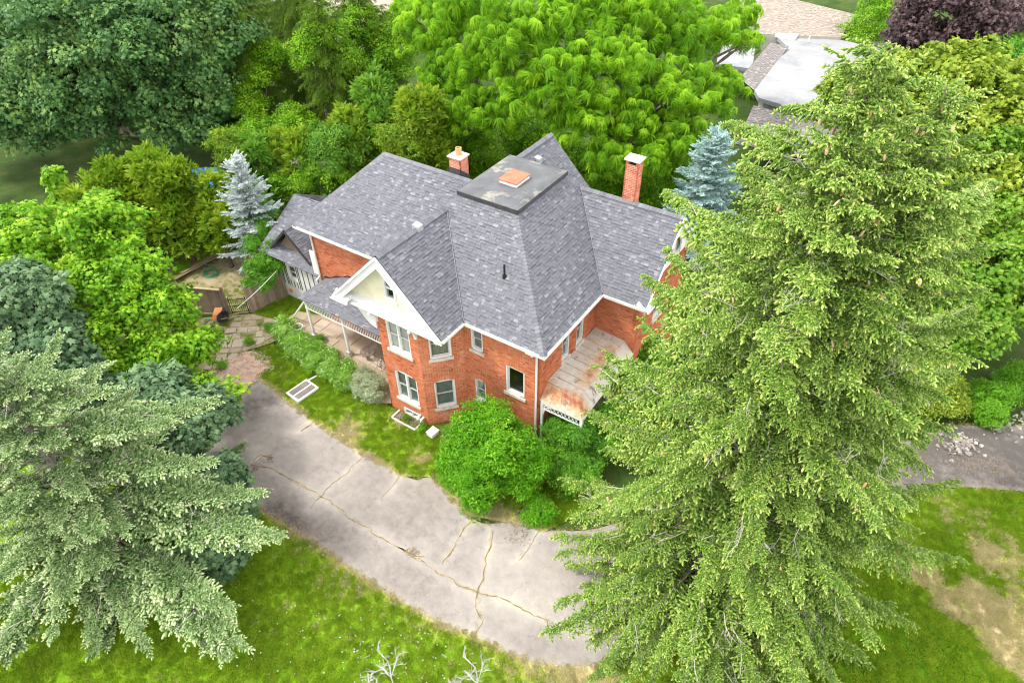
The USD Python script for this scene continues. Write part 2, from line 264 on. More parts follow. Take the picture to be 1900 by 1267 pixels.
def instancer(parent, name, protos, look, pos, quat, scale, idx, kind='stuff', label=None):
    """many small copies of a few shapes as one part; protos: (name, vertices, faces, tones)"""
    path = numbered(parent + '/' + name); base = BASE.get(parent, np.zeros(3)); BASE[path] = base
    pi = UsdGeom.PointInstancer.Define(stage, path); targets = []
    for nm, v, f, t in protos:
        q = numbered(path + '/' + nm); m = usdkit.mesh(stage, q, (v, f), K[look]); set_tone(m, t); targets.append(q)
    pi.CreatePrototypesRel().SetTargets(targets)
    pi.CreateProtoIndicesAttr(Vt.IntArray.FromNumpy(np.asarray(idx, np.int32)))
    pi.CreatePositionsAttr(Vt.Vec3fArray.FromNumpy((np.asarray(pos) - base).astype(np.float32)))
    sc = np.asarray(scale, np.float32); sc = np.repeat(sc[:, None], 3, 1) if sc.ndim == 1 else sc
    pi.CreateScalesAttr(Vt.Vec3fArray.FromNumpy(sc))
    pi.CreateOrientationsAttr(Vt.QuathArray([Gf.Quath(float(a), float(b), float(c), float(d)) for a, b, c, d in quat]))
    tag(pi, label, None, None, kind); return path
def norm(v): v = np.asarray(v, float); return v / (np.linalg.norm(v, axis=-1, keepdims=True) + 1e-12)
def frames(X, Z):
    """quaternions (w,x,y,z) whose +x is X and whose +z is as near Z as possible"""
    X = norm(X); Z = np.asarray(Z, float) - (np.sum(X * Z, -1, keepdims=True)) * X; Z = norm(Z); Y = np.cross(Z, X)
    R = np.stack([X, Y, Z], -1); tr = R[:, 0, 0] + R[:, 1, 1] + R[:, 2, 2]
    q = np.zeros((len(R), 4)); 
    for i, (m, t) in enumerate(zip(R, tr)):
        if t > 0: s = math.sqrt(t + 1) * 2; q[i] = [s / 4, (m[2, 1] - m[1, 2]) / s, (m[0, 2] - m[2, 0]) / s, (m[1, 0] - m[0, 1]) / s]
        else:
            a = int(np.argmax(np.diag(m))); b, c = (a + 1) % 3, (a + 2) % 3
            s = math.sqrt(max(1e-9, 1 + m[a, a] - m[b, b] - m[c, c])) * 2; q[i, 0] = (m[c, b] - m[b, c]) / s
            q[i, 1 + a] = s / 4; q[i, 1 + b] = (m[b, a] + m[a, b]) / s; q[i, 1 + c] = (m[c, a] + m[a, c]) / s
    return q

# ------------------------------------------------------------------ ground, lawns, drive, paths
def xy(*px): return [tuple(gp(a, b)[:2]) for a, b in px]
def rough_edge(poly, step=.25, amp=.06, seed=1):
    r = poly.exterior; n = max(8, int(r.length / step)); out = []
    for i in range(n):
        p = r.interpolate(i / n, normalized=True); q = np.array([p.x, p.y, 0.])
        d = meshkit.fbm(np.array([[q[0] * 1.7, q[1] * 1.7, seed], [q[0] * 1.7 + 40, q[1] * 1.7, seed]]), 3) - .5
        out.append((q[0] + d[0] * amp * 4, q[1] + d[1] * amp * 4))
    g = Polygon(out)
    return g if g.is_valid else g.buffer(0)
def sheet(name, poly, z, spacing, tone, look, label=None, relief=0., kind='structure', parent=None):
    x0, y0, x1, y1 = poly.bounds
    r = poly.exterior; bd = [(r.interpolate(d).x, r.interpolate(d).y) for d in np.arange(0, r.length, spacing)]
    gx, gy = np.meshgrid(np.arange(x0, x1, spacing), np.arange(y0, y1, spacing)); g = np.stack([gx.ravel(), gy.ravel()], 1)
    g = g + rng.uniform(-.25, .25, g.shape) * spacing
    import shapely
    g = g[shapely.contains_xy(poly.buffer(-spacing * .45), g[:, 0], g[:, 1])]
    P = np.vstack([bd, g]) if len(g) else np.array(bd)
    T = Delaunay(P).simplices; c = P[T].mean(1); T = T[shapely.contains_xy(poly, c[:, 0], c[:, 1])]
    a, b, c2 = P[T[:, 0]], P[T[:, 1]], P[T[:, 2]]
    flip = ((b - a)[:, 0] * (c2 - a)[:, 1] - (b - a)[:, 1] * (c2 - a)[:, 0]) < 0; T[flip] = T[flip][:, ::-1]
    zz = np.full(len(P), z, float)
    if relief: zz += relief * (meshkit.fbm(np.c_[P * .8, np.zeros(len(P))], 3, 5) - .5) * 2
    m = MB().add(np.c_[P, zz], T, tone(P))
    if parent: return part(parent, name, m, look, smooth=True)
    return solo(name, m, look, label, None, None, kind, smooth=True)
def blob(P, px, r, z=0.):
    c = gp(*px)[:2]; return np.exp(-np.sum((P - c) ** 2, 1) / (r * r))
def fb(P, s, seed=0, oct=4): return meshkit.fbm(np.c_[P * s, np.full(len(P), seed * 3.1)], oct, seed)

g = MB().add([(-160, -90, -.03), (90, -90, -.03), (90, 160, -.03), (-160, 160, -.03)], [[0, 1, 2], [0, 2, 3]])
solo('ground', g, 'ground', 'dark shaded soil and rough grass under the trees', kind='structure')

DRIVE = Polygon(xy((479, 702), (520, 735), (562, 768), (606, 800), (655, 833), (700, 852), (742, 882), (772, 890), (800, 884), (830, 915), (862, 955), (900, 972), (945, 968), (1010, 985), (1085, 985))
                + [(5.2, -.6), (7.2, 1.8), (9.5, 4.9), (11.8, 7.6), (13.6, 9.6), (14.84, 11.5), (17.7, 13.3), (24, 16.5), (26, 12), (18, 9.25), (15.9, 8.1), (14.3, 6.9), (12.4, 4.2), (10.6, .6), (9.1, -2.6), (7.8, -5.2)]
                + xy((1092, 1236), (1050, 1238), (1000, 1231), (950, 1216), (900, 1190), (820, 1158), (740, 1113), (670, 1067), (600, 1020), (545, 985), (490, 948), (455, 905), (420, 850), (330, 860), (260, 850), (185, 822), (190, 785), (300, 800), (380, 800), (415, 770), (440, 745)))
DRIVE = rough_edge(DRIVE, .18, .035, 3)
CRACKS = [[(470, 862), (500, 868), (540, 890), (580, 912), (610, 932), (650, 962), (690, 985), (725, 1005), (760, 1028), (800, 1052), (850, 1085), (890, 1100), (930, 1110), (975, 1132), (1010, 1150), (1050, 1168), (1090, 1178)],
          [(670, 838), (665, 858), (640, 880), (615, 900), (600, 915), (575, 945)], [(742, 882), (730, 905), (705, 930)], [(880, 958), (862, 985), (845, 1010), (825, 1045)],
          [(912, 985), (905, 1040), (897, 1070), (885, 1100), (890, 1130), (885, 1170), (880, 1195)], [(590, 775), (560, 800), (575, 790)], [(740, 1015), (765, 1025), (785, 1033)], [(1000, 985), (985, 1010), (960, 1040)], [(470, 862), (480, 845), (500, 850)]]
CR_W = [.075, .05, .035, .11, .09, .04, .14, .03, .16]
_cl = [LineString(xy(*c)) for c in CRACKS]
def drive_tone(P):
    import shapely
    d = np.min([shapely.distance(shapely.points(P), l) for l in _cl], 0)
    t = .42 + .42 * (fb(P, .8, 2) - .5) + .32 * np.exp(-(d / .22) ** 2) * (.2 + fb(P, 1.3, 4)) + .14 * np.exp(-(d / .8) ** 2) * fb(P, .6, 9)
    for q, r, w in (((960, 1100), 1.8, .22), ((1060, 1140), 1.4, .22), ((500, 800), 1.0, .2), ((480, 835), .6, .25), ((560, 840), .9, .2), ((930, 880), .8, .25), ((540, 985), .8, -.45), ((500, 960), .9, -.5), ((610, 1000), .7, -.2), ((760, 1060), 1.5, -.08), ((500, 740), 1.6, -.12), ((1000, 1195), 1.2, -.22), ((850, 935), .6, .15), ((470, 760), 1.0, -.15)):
        t += w * blob(P, q, r) * (.5 + fb(P, 1.1, 7))
    t -= .42 * np.clip((P[:, 0] - 9) / 3.5, 0, 1) * (.7 + .6 * fb(P, 1.2, 13)); e = shapely.distance(shapely.points(P), DRIVE.exterior); t += .28 * np.exp(-(e / .22) ** 2)  # shade on the right road painted into its tone, then a paler edge
    return t
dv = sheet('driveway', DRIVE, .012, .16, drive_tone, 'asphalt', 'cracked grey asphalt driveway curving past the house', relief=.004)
BASE[dv] = np.zeros(3)
for l, w in zip(_cl, CR_W):
    n = max(6, int(l.length / .12)); c = np.array([l.interpolate(i / n, normalized=True).coords[0] for i in range(n + 1)])
    c = c + (meshkit.fbm(np.c_[c * 2.2, np.zeros(len(c))], 3, 3)[:, None] - .5) * .35
    t = norm(np.gradient(c, axis=0)); nn = np.c_[-t[:, 1], t[:, 0]]; ww = w * (.15 + .9 * meshkit.fbm(np.c_[c * 1.6, np.ones(len(c))], 3, 8))[:, None]; ww[0] *= .2; ww[-1] *= .2
    v = np.vstack([np.c_[c - nn * ww / 2, np.full(n + 1, .020)], np.c_[c + nn * ww / 2, np.full(n + 1, .020)]])
    f = [[i, i + 1, n + 1 + i + 1, n + 1 + i] for i in range(n)]
    f = [[a, d, c_, b] for a, b, c_, d in f]
    m = MB().add(v, np.array(f), rng.random(len(v))); part(dv, 'crack', m, 'crack')
    c2 = c + nn * (rng.uniform(-.3, .3, (n + 1, 1)) * ww); w2 = np.clip(ww * .22, .008, .03); v = np.vstack([np.c_[c2 - nn * w2 / 2, np.full(n + 1, .0245)], np.c_[c2 + nn * w2 / 2, np.full(n + 1, .0245)]]); part(dv, 'crack_seam', MB().add(v, np.array(f)), 'black')

LAWN_L = Polygon(xy((476, 945), (545, 987), (600, 1022), (670, 1069), (740, 1115), (820, 1160), (900, 1192), (950, 1218), (1000, 1233), (1050, 1241), (1095, 1240)) + [(8.6, -4.0), (12, -8), (12, -20), (-16, -22), (-20, -12), (-11.5, -8.6)])
LAWN_L = LAWN_L.buffer(.10)
def lawn_tone(P):
    import shapely
    t = .28 + .28 * (fb(P, .5, 11) - .5) + .25 * (fb(P, 2.5, 12) - .5)
    e = shapely.distance(shapely.points(P), DRIVE); t += .38 * np.exp(-(e / .12) ** 2) + .12 * np.exp(-(e / .7) ** 2)
    t += .06 * blob(P, (640, 1090), 1.3) + .25 * blob(P, (960, 1245), 1.2) + .5 * blob(P, (1090, 1255), 1.2) + .1 * blob(P, (780, 1190), 1.2) 
    return t
sheet('front_lawn', LAWN_L, .004, .3, lawn_tone, 'lawn', 'green front lawn with yellowed patches along the drive', relief=.012)
LAWN_R = Polygon([(14.4, 6.85), (16, 8.0), (18, 9.1), (26, 11.8), (34, 8), (34, -20), (12.2, -20), (12.2, -8.2), (8.8, -3.9), (9.4, -2.6), (10.9, .5), (12.6, 4.0)])
LAWN_R = LAWN_R.buffer(.10)
def lawn_r_tone(P):
    t = .22 + .4 * (fb(P, .5, 21) - .5) + .3 * (fb(P, 2.2, 22) - .5)
    for q, r, w in (((1800, 1060), 1.5, .6), ((1850, 1130), 1.6, .7), ((1730, 1080), 1.2, .6), ((1690, 1040), 1.0, .5), ((1800, 960), 1.3, .6), ((1880, 1010), 1.3, .5), ((1870, 1200), 1.4, .55), ((1600, 1000), 1.5, .4), ((1810, 1180), .9, .4)):
        t += .8 * w * blob(P, q, r) * np.clip(3.2 * fb(P, 1.0, 23, 5) - .95, 0, 1.4)
    for q, r in (((1760, 1000), .8), ((1700, 1180), 1.6), ((1880, 920), 1.6), ((1780, 1230), 1.2)): t -= .25 * blob(P, q, r)
    return t
sheet('side_lawn', LAWN_R, -.001, .3, lawn_r_tone, 'lawn', 'side lawn with large straw coloured dry patches', relief=.012)
STRIP = Polygon(xy((481, 700), (562, 766), (655, 831), (742, 880), (800, 882), (862, 952), (945, 966), (1010, 983)) + [(3.5, -.8), (3.2, .1), (.05, .05), (-3.75, -.05), (-5.0, -1.5), (-7.3, -1.6)] + xy((700, 745), (640, 715), (560, 670), (505, 640), (470, 655), (500, 680)))
STRIP = STRIP.buffer(.08)
def strip_tone(P):
    import shapely
    t = .26 + .4 * (fb(P, .7, 31) - .5) + .25 * (fb(P, 2.5, 32) - .5)
    e = shapely.distance(shapely.points(P), DRIVE); t += .55 * np.exp(-(e / .2) ** 2)
    t += .5 * blob(P, (640, 805), .9) + .6 * blob(P, (850, 800), .8) + .45 * blob(P, (745, 775), .6) + .4 * blob(P, (780, 850), .6) + .6 * blob(P, (900, 960), 1.5)
    return t
sheet('grass_strip', STRIP, .008, .2, strip_tone, 'lawn', 'grass strip between the brick house and the drive', relief=.006)
BACK = Polygon(xy((350, 585), (440, 580), (545, 545), (600, 570), (560, 600), (500, 640), (430, 680), (395, 710), (300, 740), (200, 700)) )
YARD = Polygon([(-27, -3.2), (-21.3, -2.2), (-19.3, -.9), (-18.5, -.2), (-18.0, 1.9), (-18.7, 6), (-24, 7), (-27, 3)])
sheet('back_yard', YARD, .006, .3, lambda P: .02 + .75 * blob(P, (440, 500), 1.7) + .9 * (fb(P, .9, 41) - .5), 'dirt', 'bare sandy yard ground behind the wooden fence', relief=.04)
GATE_GRASS = Polygon(xy((470, 582), (545, 546), (590, 570), (600, 590), (560, 605), (510, 590)))
sheet('gate_grass', GATE_GRASS, .010, .2, lambda P: .12 + .5 * (fb(P, .9, 43) - .5), 'lawn', 'lush grass patch between the fence and the white annex wall', relief=.03)
GARDEN = Polygon(xy((350, 592), (430, 585), (470, 582), (510, 592), (560, 606), (505, 636), (460, 650), (430, 668), (395, 708), (380, 745), (250, 770), (150, 700), (250, 600)))
sheet('garden_ground', GARDEN, .007, .25, lambda P: .25 + .8 * (fb(P, .8, 45) - .5), 'dirt', 'weedy sandy ground round the flagstone path', relief=.03)
RUB = rough_edge(Polygon(xy((392, 712), (415, 680), (440, 655), (470, 650), (497, 664), (505, 685), (476, 705), (440, 735), (410, 748), (385, 735))), .2, .05, 5)
rb = sheet('brick_rubble_patch', RUB, .016, .1, lambda P: fb(P, 2, 46), 'rubble', 'pinkish crushed brick patch at the end of the drive', relief=.03)
BASE[rb] = np.zeros(3)
# crushed bits on the rubble patch
def scatter(poly, n, seed):
    import shapely
    r = np.random.default_rng(seed); x0, y0, x1, y1 = poly.bounds; out = np.zeros((0, 2))
    while len(out) < n:
        q = r.uniform((x0, y0), (x1, y1), (n * 2, 2)); out = np.vstack([out, q[shapely.contains_xy(poly, q[:, 0], q[:, 1])]])
    return out[:n]
def chunk(seed, flat=.5):
    r = np.random.default_rng(seed); v = r.normal(size=(9, 3)); v = norm(v) * r.uniform(.7, 1., (9, 1)); v[:, 2] *= flat
    h = trimesh.Trimesh(v).convex_hull; return h.vertices, h.faces
q = scatter(RUB.buffer(.15), 700, 3); N = len(q)
instancer(rb, 'brick_bits', [('brick_bit', *chunk(s, .45), np.full(len(chunk(s, .45)[0]), .5)) for s in (1, 2, 3)], 'rubble', np.c_[q, np.full(N, .03)],
          frames(norm(rng.normal(size=(N, 3)) * [1, 1, .15]), np.tile([0, 0, 1.], (N, 1))), rng.uniform(.02, .075, N), rng.integers(0, 3, N))

# flagstones: the patio under the porch and the garden path
def flagstones(parent, poly, sx, sy, ang, z, gap, drop=0.):
    c, s = math.cos(ang), math.sin(ang); x0, y0, x1, y1 = poly.bounds; ctr = np.array([(x0 + x1) / 2, (y0 + y1) / 2]); R = max(x1 - x0, y1 - y0)
    y = -R
    while y < R:
        h = sy * rng.uniform(.75, 1.3); x = -R + rng.uniform(0, sx)
        while x < R:
            w = sx * rng.uniform(.65, 1.4)
            loc = np.array([(x + gap, y + gap), (x + w - gap, y + gap), (x + w - gap, y + h - gap), (x + gap, y + h - gap)]) + rng.uniform(-.02 - gap, .02 + gap, (4, 2))
            p = Polygon([ctr + np.array([c * a - s * b, s * a + c * b]) for a, b in loc]).intersection(poly)
            if p.geom_type == 'Polygon' and p.area > .05 and rng.random() > drop:
                e = np.array(p.buffer(-.015).exterior.coords)[:-1] if not p.buffer(-.015).is_empty else None
                if e is not None and len(e) >= 3:
                    zz = z + rng.uniform(-.008, .012) + rng.uniform(-.01, .01) * (e[:, 0] - e[:, 0].mean())
                    if Polygon(e).exterior.is_ccw is False: e, zz = e[::-1], zz[::-1]
                    part(parent, 'flagstone', MB().poly(np.c_[e, zz], .05), 'flag')
            x += w
        y += h
PATIO = Polygon([(-16.6, -.35), (-16.4, 1.2), (-14.6, 1.72), (-8.75, 1.72), (-8.7, .05), (-7.35, -1.35), (-8.3, -1.75), (-12.5, -.95)])
pt = sheet('patio', PATIO, .03, .4, lambda P: .6 + 0 * P[:, 0], 'dirt', 'flagstone patio under the left porch', relief=.0)
BASE[pt] = np.zeros(3); flagstones(pt, PATIO, .95, .72, .04, .06, .004)
PATH = Polygon(xy((436, 592), (470, 584), (508, 594), (556, 606), (520, 618), (480, 640), (445, 655), (405, 690), (372, 700), (395, 650), (420, 615)))
pp = sheet('garden_path', PATH, .012, .3, lambda P: .1 + .7 * fb(P, 1, 51), 'dirt', 'weedy flagstone path leading from the iron gate', relief=.0)
BASE[pp] = np.zeros(3); flagstones(pp, PATH, .55, .50, .72, .04, .03, .2)

# grass blades
def tuft(seed, n, h, spread, w):
    r = np.random.default_rng(seed); m = MB()
    for _ in range(n):
        a = r.uniform(0, 6.283); p = np.array([*(r.normal(size=2) * spread * .5), 0]); l = h * r.uniform(.5, 1.1); d = np.array([math.cos(a), math.sin(a), 0]); s = np.array([-d[1], d[0], 0]) * w / 2
        m.add([p - s, p + s, p + d * l * .45 + [0, 0, l]], [[0, 1, 2]], [0, 0, 1])
    return m.arrays()
GT = [('grass_tuft', *tuft(i, 16, .06, .10, .016)) for i in range(3)]
def turf(seed, R=.14, n=64):
    r = np.random.default_rng(seed); m = MB()
    for _ in range(n):
        p = np.array([*(norm(r.normal(size=2)) * R * math.sqrt(r.random())), 0]); a = r.uniform(0, 6.283); l = .055 * r.uniform(.4, 1.15); d = np.array([math.cos(a), math.sin(a), 0]); s = np.array([-d[1], d[0], 0]) * .013
        m.add([p - s, p + s, p + d * l * .6 + [0, 0, l]], [[0, 1, 2]], [.2, .2, r.uniform(.1, 1.6)])
    return ('grass_turf', *m.arrays())
TURF = [turf(i) for i in range(5)]
def grass(name, items, label):
    """turf and dry tufts, chosen by the same dryness as the lawn's colour"""
    gname = thing(name, label, 'grass'); tag(stage.GetPrimAtPath(gname), kind='stuff')
    P, D = [], []
    for poly, n, fn, seed in items:
        q = scatter(poly, n, seed); P.append(q); D.append(fn(q))
    P, D = np.vstack(P), np.concatenate(D); dry = D + rng.normal(size=len(D)) * .10 > .55
    for look, sel, nm in (('grass_green', ~dry, 'green_blades'), ('grass_dry', dry, 'dry_blades')):
        q = P[sel]; n = len(q)
        if not n: continue
        a = rng.uniform(0, 6.283, n)
        instancer(gname, nm, TURF, look, np.c_[q, np.full(n, .008)], np.c_[np.cos(a / 2), 0 * a, 0 * a, np.sin(a / 2)], np.c_[rng.uniform(.7, 1.2, n), rng.uniform(.7, 1.2, n), rng.uniform(.35, 1.7, n)], rng.integers(0, 5, n))
_near = sbox(-13.5, -21, 10, -3.5)
grass('lawn_grass', [(LAWN_L.intersection(_near), 17000, lawn_tone, 61), (LAWN_R.intersection(sbox(10, -6, 21, 11.5)), 9000, lawn_r_tone, 62)], 'short mown grass blades over the front and side lawns')
grass('strip_grass', [(STRIP, 3200, strip_tone, 63), (GATE_GRASS, 500, lambda P: .1 + 0 * P[:, 0], 64), (GARDEN, 700, lambda P: .2 + 0 * P[:, 0], 65), (YARD, 900, lambda P: .3 + .6 * blob(P, (440, 500), 2.2), 66)], 'grass and weeds between the house, the fence and the drive')
q = np.vstack([np.array([l.interpolate(d).coords[0] for d in rng.uniform(0, l.length, int(l.length * 14))]) + rng.normal(size=(int(l.length * 14), 2)) * w * .35 for l, w in zip(_cl, CR_W)])
q = q[rng.random(len(q)) < np.clip(fb(q, .9, 71) * 2.6 - .9, 0, 1)]; n = len(q); a = rng.uniform(0, 6.283, n)
instancer(dv, 'crack_grass', GT, 'grass_dry', np.c_[q, np.full(n, .015)], np.c_[np.cos(a / 2), 0 * a, 0 * a, np.sin(a / 2)], rng.uniform(.4, 1., n), rng.integers(0, 3, n))
# straggling edge of dry grass along the drive
r_ = DRIVE.exterior; q = np.array([r_.interpolate(d).coords[0] for d in rng.uniform(0, r_.length, 2600)]) + rng.normal(size=(2600, 2)) * .07; n = len(q); a = rng.uniform(0, 6.283, n)
instancer(dv, 'edge_grass', GT, 'grass_dry', np.c_[q, np.full(n, .012)], np.c_[np.cos(a / 2), 0 * a, 0 * a, np.sin(a / 2)], rng.uniform(.5, 1.2, n), rng.integers(0, 3, n))

# clover heads in the front lawn
q = np.vstack([gp(px, py)[:2] + rng.normal(size=(n, 2)) * r for (px, py), r, n in (((700, 1225), 1.0, 120), ((560, 1180), 1.2, 40), ((820, 1240), .8, 50), ((640, 1130), 1.2, 20))]); n = len(q)
cv = trimesh.creation.icosphere(1, 1.); instancer('/World/front_lawn', 'clover_heads', [('clover_head', cv.vertices, cv.faces, np.full(len(cv.vertices), .5))], 'white', np.c_[q, np.full(n, .06)], np.tile([1., 0, 0, 0], (n, 1)), rng.uniform(.010, .022, n), np.zeros(n))
# leaf litter and dirt drifted onto the edge of the drive
q = []
for (px, py), r, n in (((545, 985), .55, 260), ((585, 1005), .5, 220), ((515, 955), .35, 120), ((475, 868), .3, 120), ((500, 850), .2, 60), ((640, 800), .4, 160), ((690, 850), .3, 80), ((560, 765), .3, 60), ((960, 985), .6, 120), ((765, 1025), .25, 120), ((1850, 870), .8, 300), ((1790, 860), .6, 200), ((1700, 850), .6, 120)):
    c = gp(px, py)[:2]; q.append(c + rng.normal(size=(n, 2)) * r * [.6, .5])
q = np.vstack(q); n = len(q); a = rng.uniform(0, 6.283, n)
lv, lf, lt = MB().add([(-.5, 0, 0), (0, -.32, .12), (.5, 0, .03), (0, .32, .14)], [[0, 1, 2], [0, 2, 3]]).arrays()
instancer(dv, 'leaf_litter', [('dead_leaf', lv, lf, lt)], 'wood', np.c_[q, rng.uniform(.022, .032, n)], np.c_[np.cos(a / 2), 0 * a, 0 * a, np.sin(a / 2)], rng.uniform(.03, .09, n), np.zeros(n))
# ------------------------------------------------------------------ the brick house
house = thing('brick_house', 'orange brick two storey house with steep grey shingle roofs', 'house', (-3.75, 0, 0))
class Wall:
    def __init__(s, A, B, z0, z1):
        s.A, s.B = np.array(A, float), np.array(B, float); s.L = np.linalg.norm(s.B - s.A); s.d = (s.B - s.A) / s.L; s.n = np.array([s.d[1], -s.d[0]]); s.z0, s.z1 = z0, z1
    def P(s, u, o, z): q = s.A + s.d * u + s.n * o; return np.array([q[0], q[1], z])
    def box(s, mb, u0, u1, o0, o1, z0, z1, tone=.5):
        mb.hexa([s.P(u0, o0, z0), s.P(u1, o0, z0), s.P(u1, o1, z0), s.P(u0, o1, z0)][::-1], [s.P(u0, o0, z1), s.P(u1, o0, z1), s.P(u1, o1, z1), s.P(u0, o1, z1)][::-1], tone)
    def extr(s, mb, poly, o0, o1, tone=.5):
        """a shape drawn in (u, z) given thickness from o0 to o1"""
        for g in getattr(poly, 'geoms', [poly]):
            if g.is_empty or g.area < 1e-6: continue
            t = trimesh.creation.extrude_polygon(g, 1.0, engine='earcut'); v = t.vertices
            w = np.array([s.P(a, o0 + (o1 - o0) * c, b) for a, b, c in v]); f = t.faces
            mb.add(w, f[:, ::-1] if o1 > o0 else f, tone)
def arch_poly(u0, u1, z0, z1, rise):
    if rise <= 0: return sbox(u0, z0, u1, z1)
    w = (u1 - u0) / 2; R = (w * w + rise * rise) / (2 * rise); a = math.asin(min(1, w / R)); c = (u0 + u1) / 2
    return Polygon([(u0, z0), (u1, z0)] + [(c + R * math.sin(t), z1 - R + R * math.cos(t)) for t in np.linspace(a, -a, 13)])
wall_body = MB(); mortar_body = MB()
BR = []      # every brick: (8 corners, tone, centre)
def brickwall(W, shape=None, openings=(), course=.075, length=.225, joint=.012, proud=.007, thick=.24, tone=None, back=True, store=None, mb=None):
    shape = shape or sbox(0, W.z0, W.L, W.z1); solid = shape
    for o in openings: solid = solid.difference(o)
    if mb is None: mb = mortar_body
    W.extr(mb, solid, -thick, 0)
    import shapely
    holes = [o.buffer(.004) for o in openings]; x0, z0, x1, z1 = shape.bounds
    for k in range(int((z1 - z0) / course) + 1):
        a, b = z0 + k * course + joint / 2, z0 + (k + 1) * course - joint / 2; u = x0 - (length / 2 if k % 2 else 0)
        hdr = k % 6 == 5
        l = length / 2 if hdr else length
        while u < x1:
            r = sbox(max(u + joint / 2, x0), a, min(u + l - joint / 2, x1), b); u += l
            if r.area < 5e-4 or r.bounds[2] - r.bounds[0] < .02: continue
            if not shape.contains(r):
                r = r.intersection(shape)
                if r.is_empty or r.geom_type != 'Polygon': continue
            for h in holes:
                if h.intersects(r): r = r.difference(h)
            for g in getattr(r, 'geoms', [r]):
                if g.geom_type != 'Polygon' or g.area < 4e-4: continue
                q0, w0, q1, w1 = g.bounds; q1 = max(q1, q0 + .01); o = proud + rng.uniform(-.003, .003); sk = rng.uniform(-.002, .002, 2)
                t = rng.beta(2.2, 2.2) if tone is None else tone(q0, w0)
                if rng.random() < .05: t = rng.uniform(.0, .15)
                f = [W.P(q0, o + sk[0], w0), W.P(q1, o + sk[1], w0), W.P(q1, o + sk[1], w1), W.P(q0, o + sk[0], w1)]; bk = [W.P(q0, -.003, w0), W.P(q1, -.003, w0), W.P(q1, -.003, w1), W.P(q0, -.003, w1)]
                (BR if store is None else store).append((np.array(bk + f), t))
BRF = np.array([[4, 5, 6, 7], [0, 4, 7, 3], [1, 2, 6, 5], [3, 7, 6, 2], [0, 1, 5, 4]])
def brick_mb(items):
    m = MB(); n = len(items); v = np.concatenate([i[0] for i in items]); f = (BRF[None] + 8 * np.arange(n)[:, None, None]).reshape(-1, 4)
    return m.add(v, f, np.repeat([i[1] for i in items], 8))
def voussoirs(W, u0, u1, ztop, rise, h=.2, parent=None, look='brick', gothic=False):
    """a segmental arch of bricks on edge over an opening"""
    w = (u1 - u0) / 2 + .06; rise = max(rise, .05); R = (w * w + rise * rise) / (2 * rise); a = math.asin(min(1, w / R)); c = (u0 + u1) / 2; zc = ztop - R + .01
    n = max(6, int(2 * a * (R + h / 2) / .08)); out = []
    for i in range(n):
        t0, t1 = -a + 2 * a * i / n + .006 / R, -a + 2 * a * (i + 1) / n - .006 / R; o = .014 + rng.uniform(-.003, .003)
        q = [(c + (R) * math.sin(t0), zc + R * math.cos(t0)), (c + R * math.sin(t1), zc + R * math.cos(t1)), (c + (R + h) * math.sin(t1), zc + (R + h) * math.cos(t1)), (c + (R + h) * math.sin(t0), zc + (R + h) * math.cos(t0))]
        BR.append((np.array([W.P(x, -.003, z) for x, z in q] + [W.P(x, o, z) for x, z in q]), rng.uniform(.55, 1.)))
WINDOWS = []
def window(W, u0, u1, z0, z1, rise=0., pair=False, sash=True, curtain=None, sill=True, label=None, fixed=False, blind=.001, name='window', frame_look='white'):
    w = holder(house, name, label); fr, sa, deep = MB(), MB(), -.11; F = .065
    op = arch_poly(u0, u1, z0, z1, rise); zt = z1 - rise if rise else z1
    units = [(u0 + F, (u0 + u1) / 2 - F * .6), ((u0 + u1) / 2 + F * .6, u1 - F)] if pair else [(u0 + F, u1 - F)]
    zb, zh = z0 + F, (zt if rise else z1 - F)
    inner = op.buffer(0)
    for a, b in units: inner = inner.difference(sbox(a, zb, b, zh))
    W.extr(fr, inner, deep - .03, -.02); part(w, 'frame', fr, frame_look)
    S = .045
    for a, b in units:
        mid = (zb + zh) / 2
        for lo, hi, o in (((zb, mid + .02, deep), (mid - .02, zh, deep + .035)) if sash else ((zb, zh, deep),)):
            sm = MB(); W.extr(sm, sbox(a, lo, b, hi).difference(sbox(a + S, lo + S, b - S, hi - S)), o - .035, o); part(w, 'sash', sm, 'sash' if not fixed else frame_look)
            gm = MB(); W.box(gm, a + S - .005, b - S + .005, o - .022, o - .016, lo + S - .005, hi - S + .005); part(w, 'pane', gm, 'glass')
        if curtain:
            cm = MB(); n = 26; uu = np.linspace(a, b, n)
            for i in range(n - 1):
                oo = [-.172 + .02 * math.sin(i * 1.9), -.172 + .02 * math.sin((i + 1) * 1.9)]
                cm.add([W.P(uu[i], oo[0], zb + .05), W.P(uu[i + 1], oo[1], zb + .05), W.P(uu[i + 1], oo[1], zh), W.P(uu[i], oo[0], zh)], [[0, 1, 2, 3]], curtain[0] + curtain[1] * (.5 + .5 * math.sin(i * 1.9)))
            part(w, 'curtain', cm, 'curtain')
        elif blind:
            cm = MB(); W.box(cm, a, b, -.165, -.155, zb + (zh - zb) * blind, zh); part(w, 'blind', cm, 'blind')
    if sill:
        sm = MB(); W.box(sm, u0 - .08, u1 + .08, -.12, .075, z0 - .135, z0 - .002); part(w, 'sill', sm, 'stone')
    return op

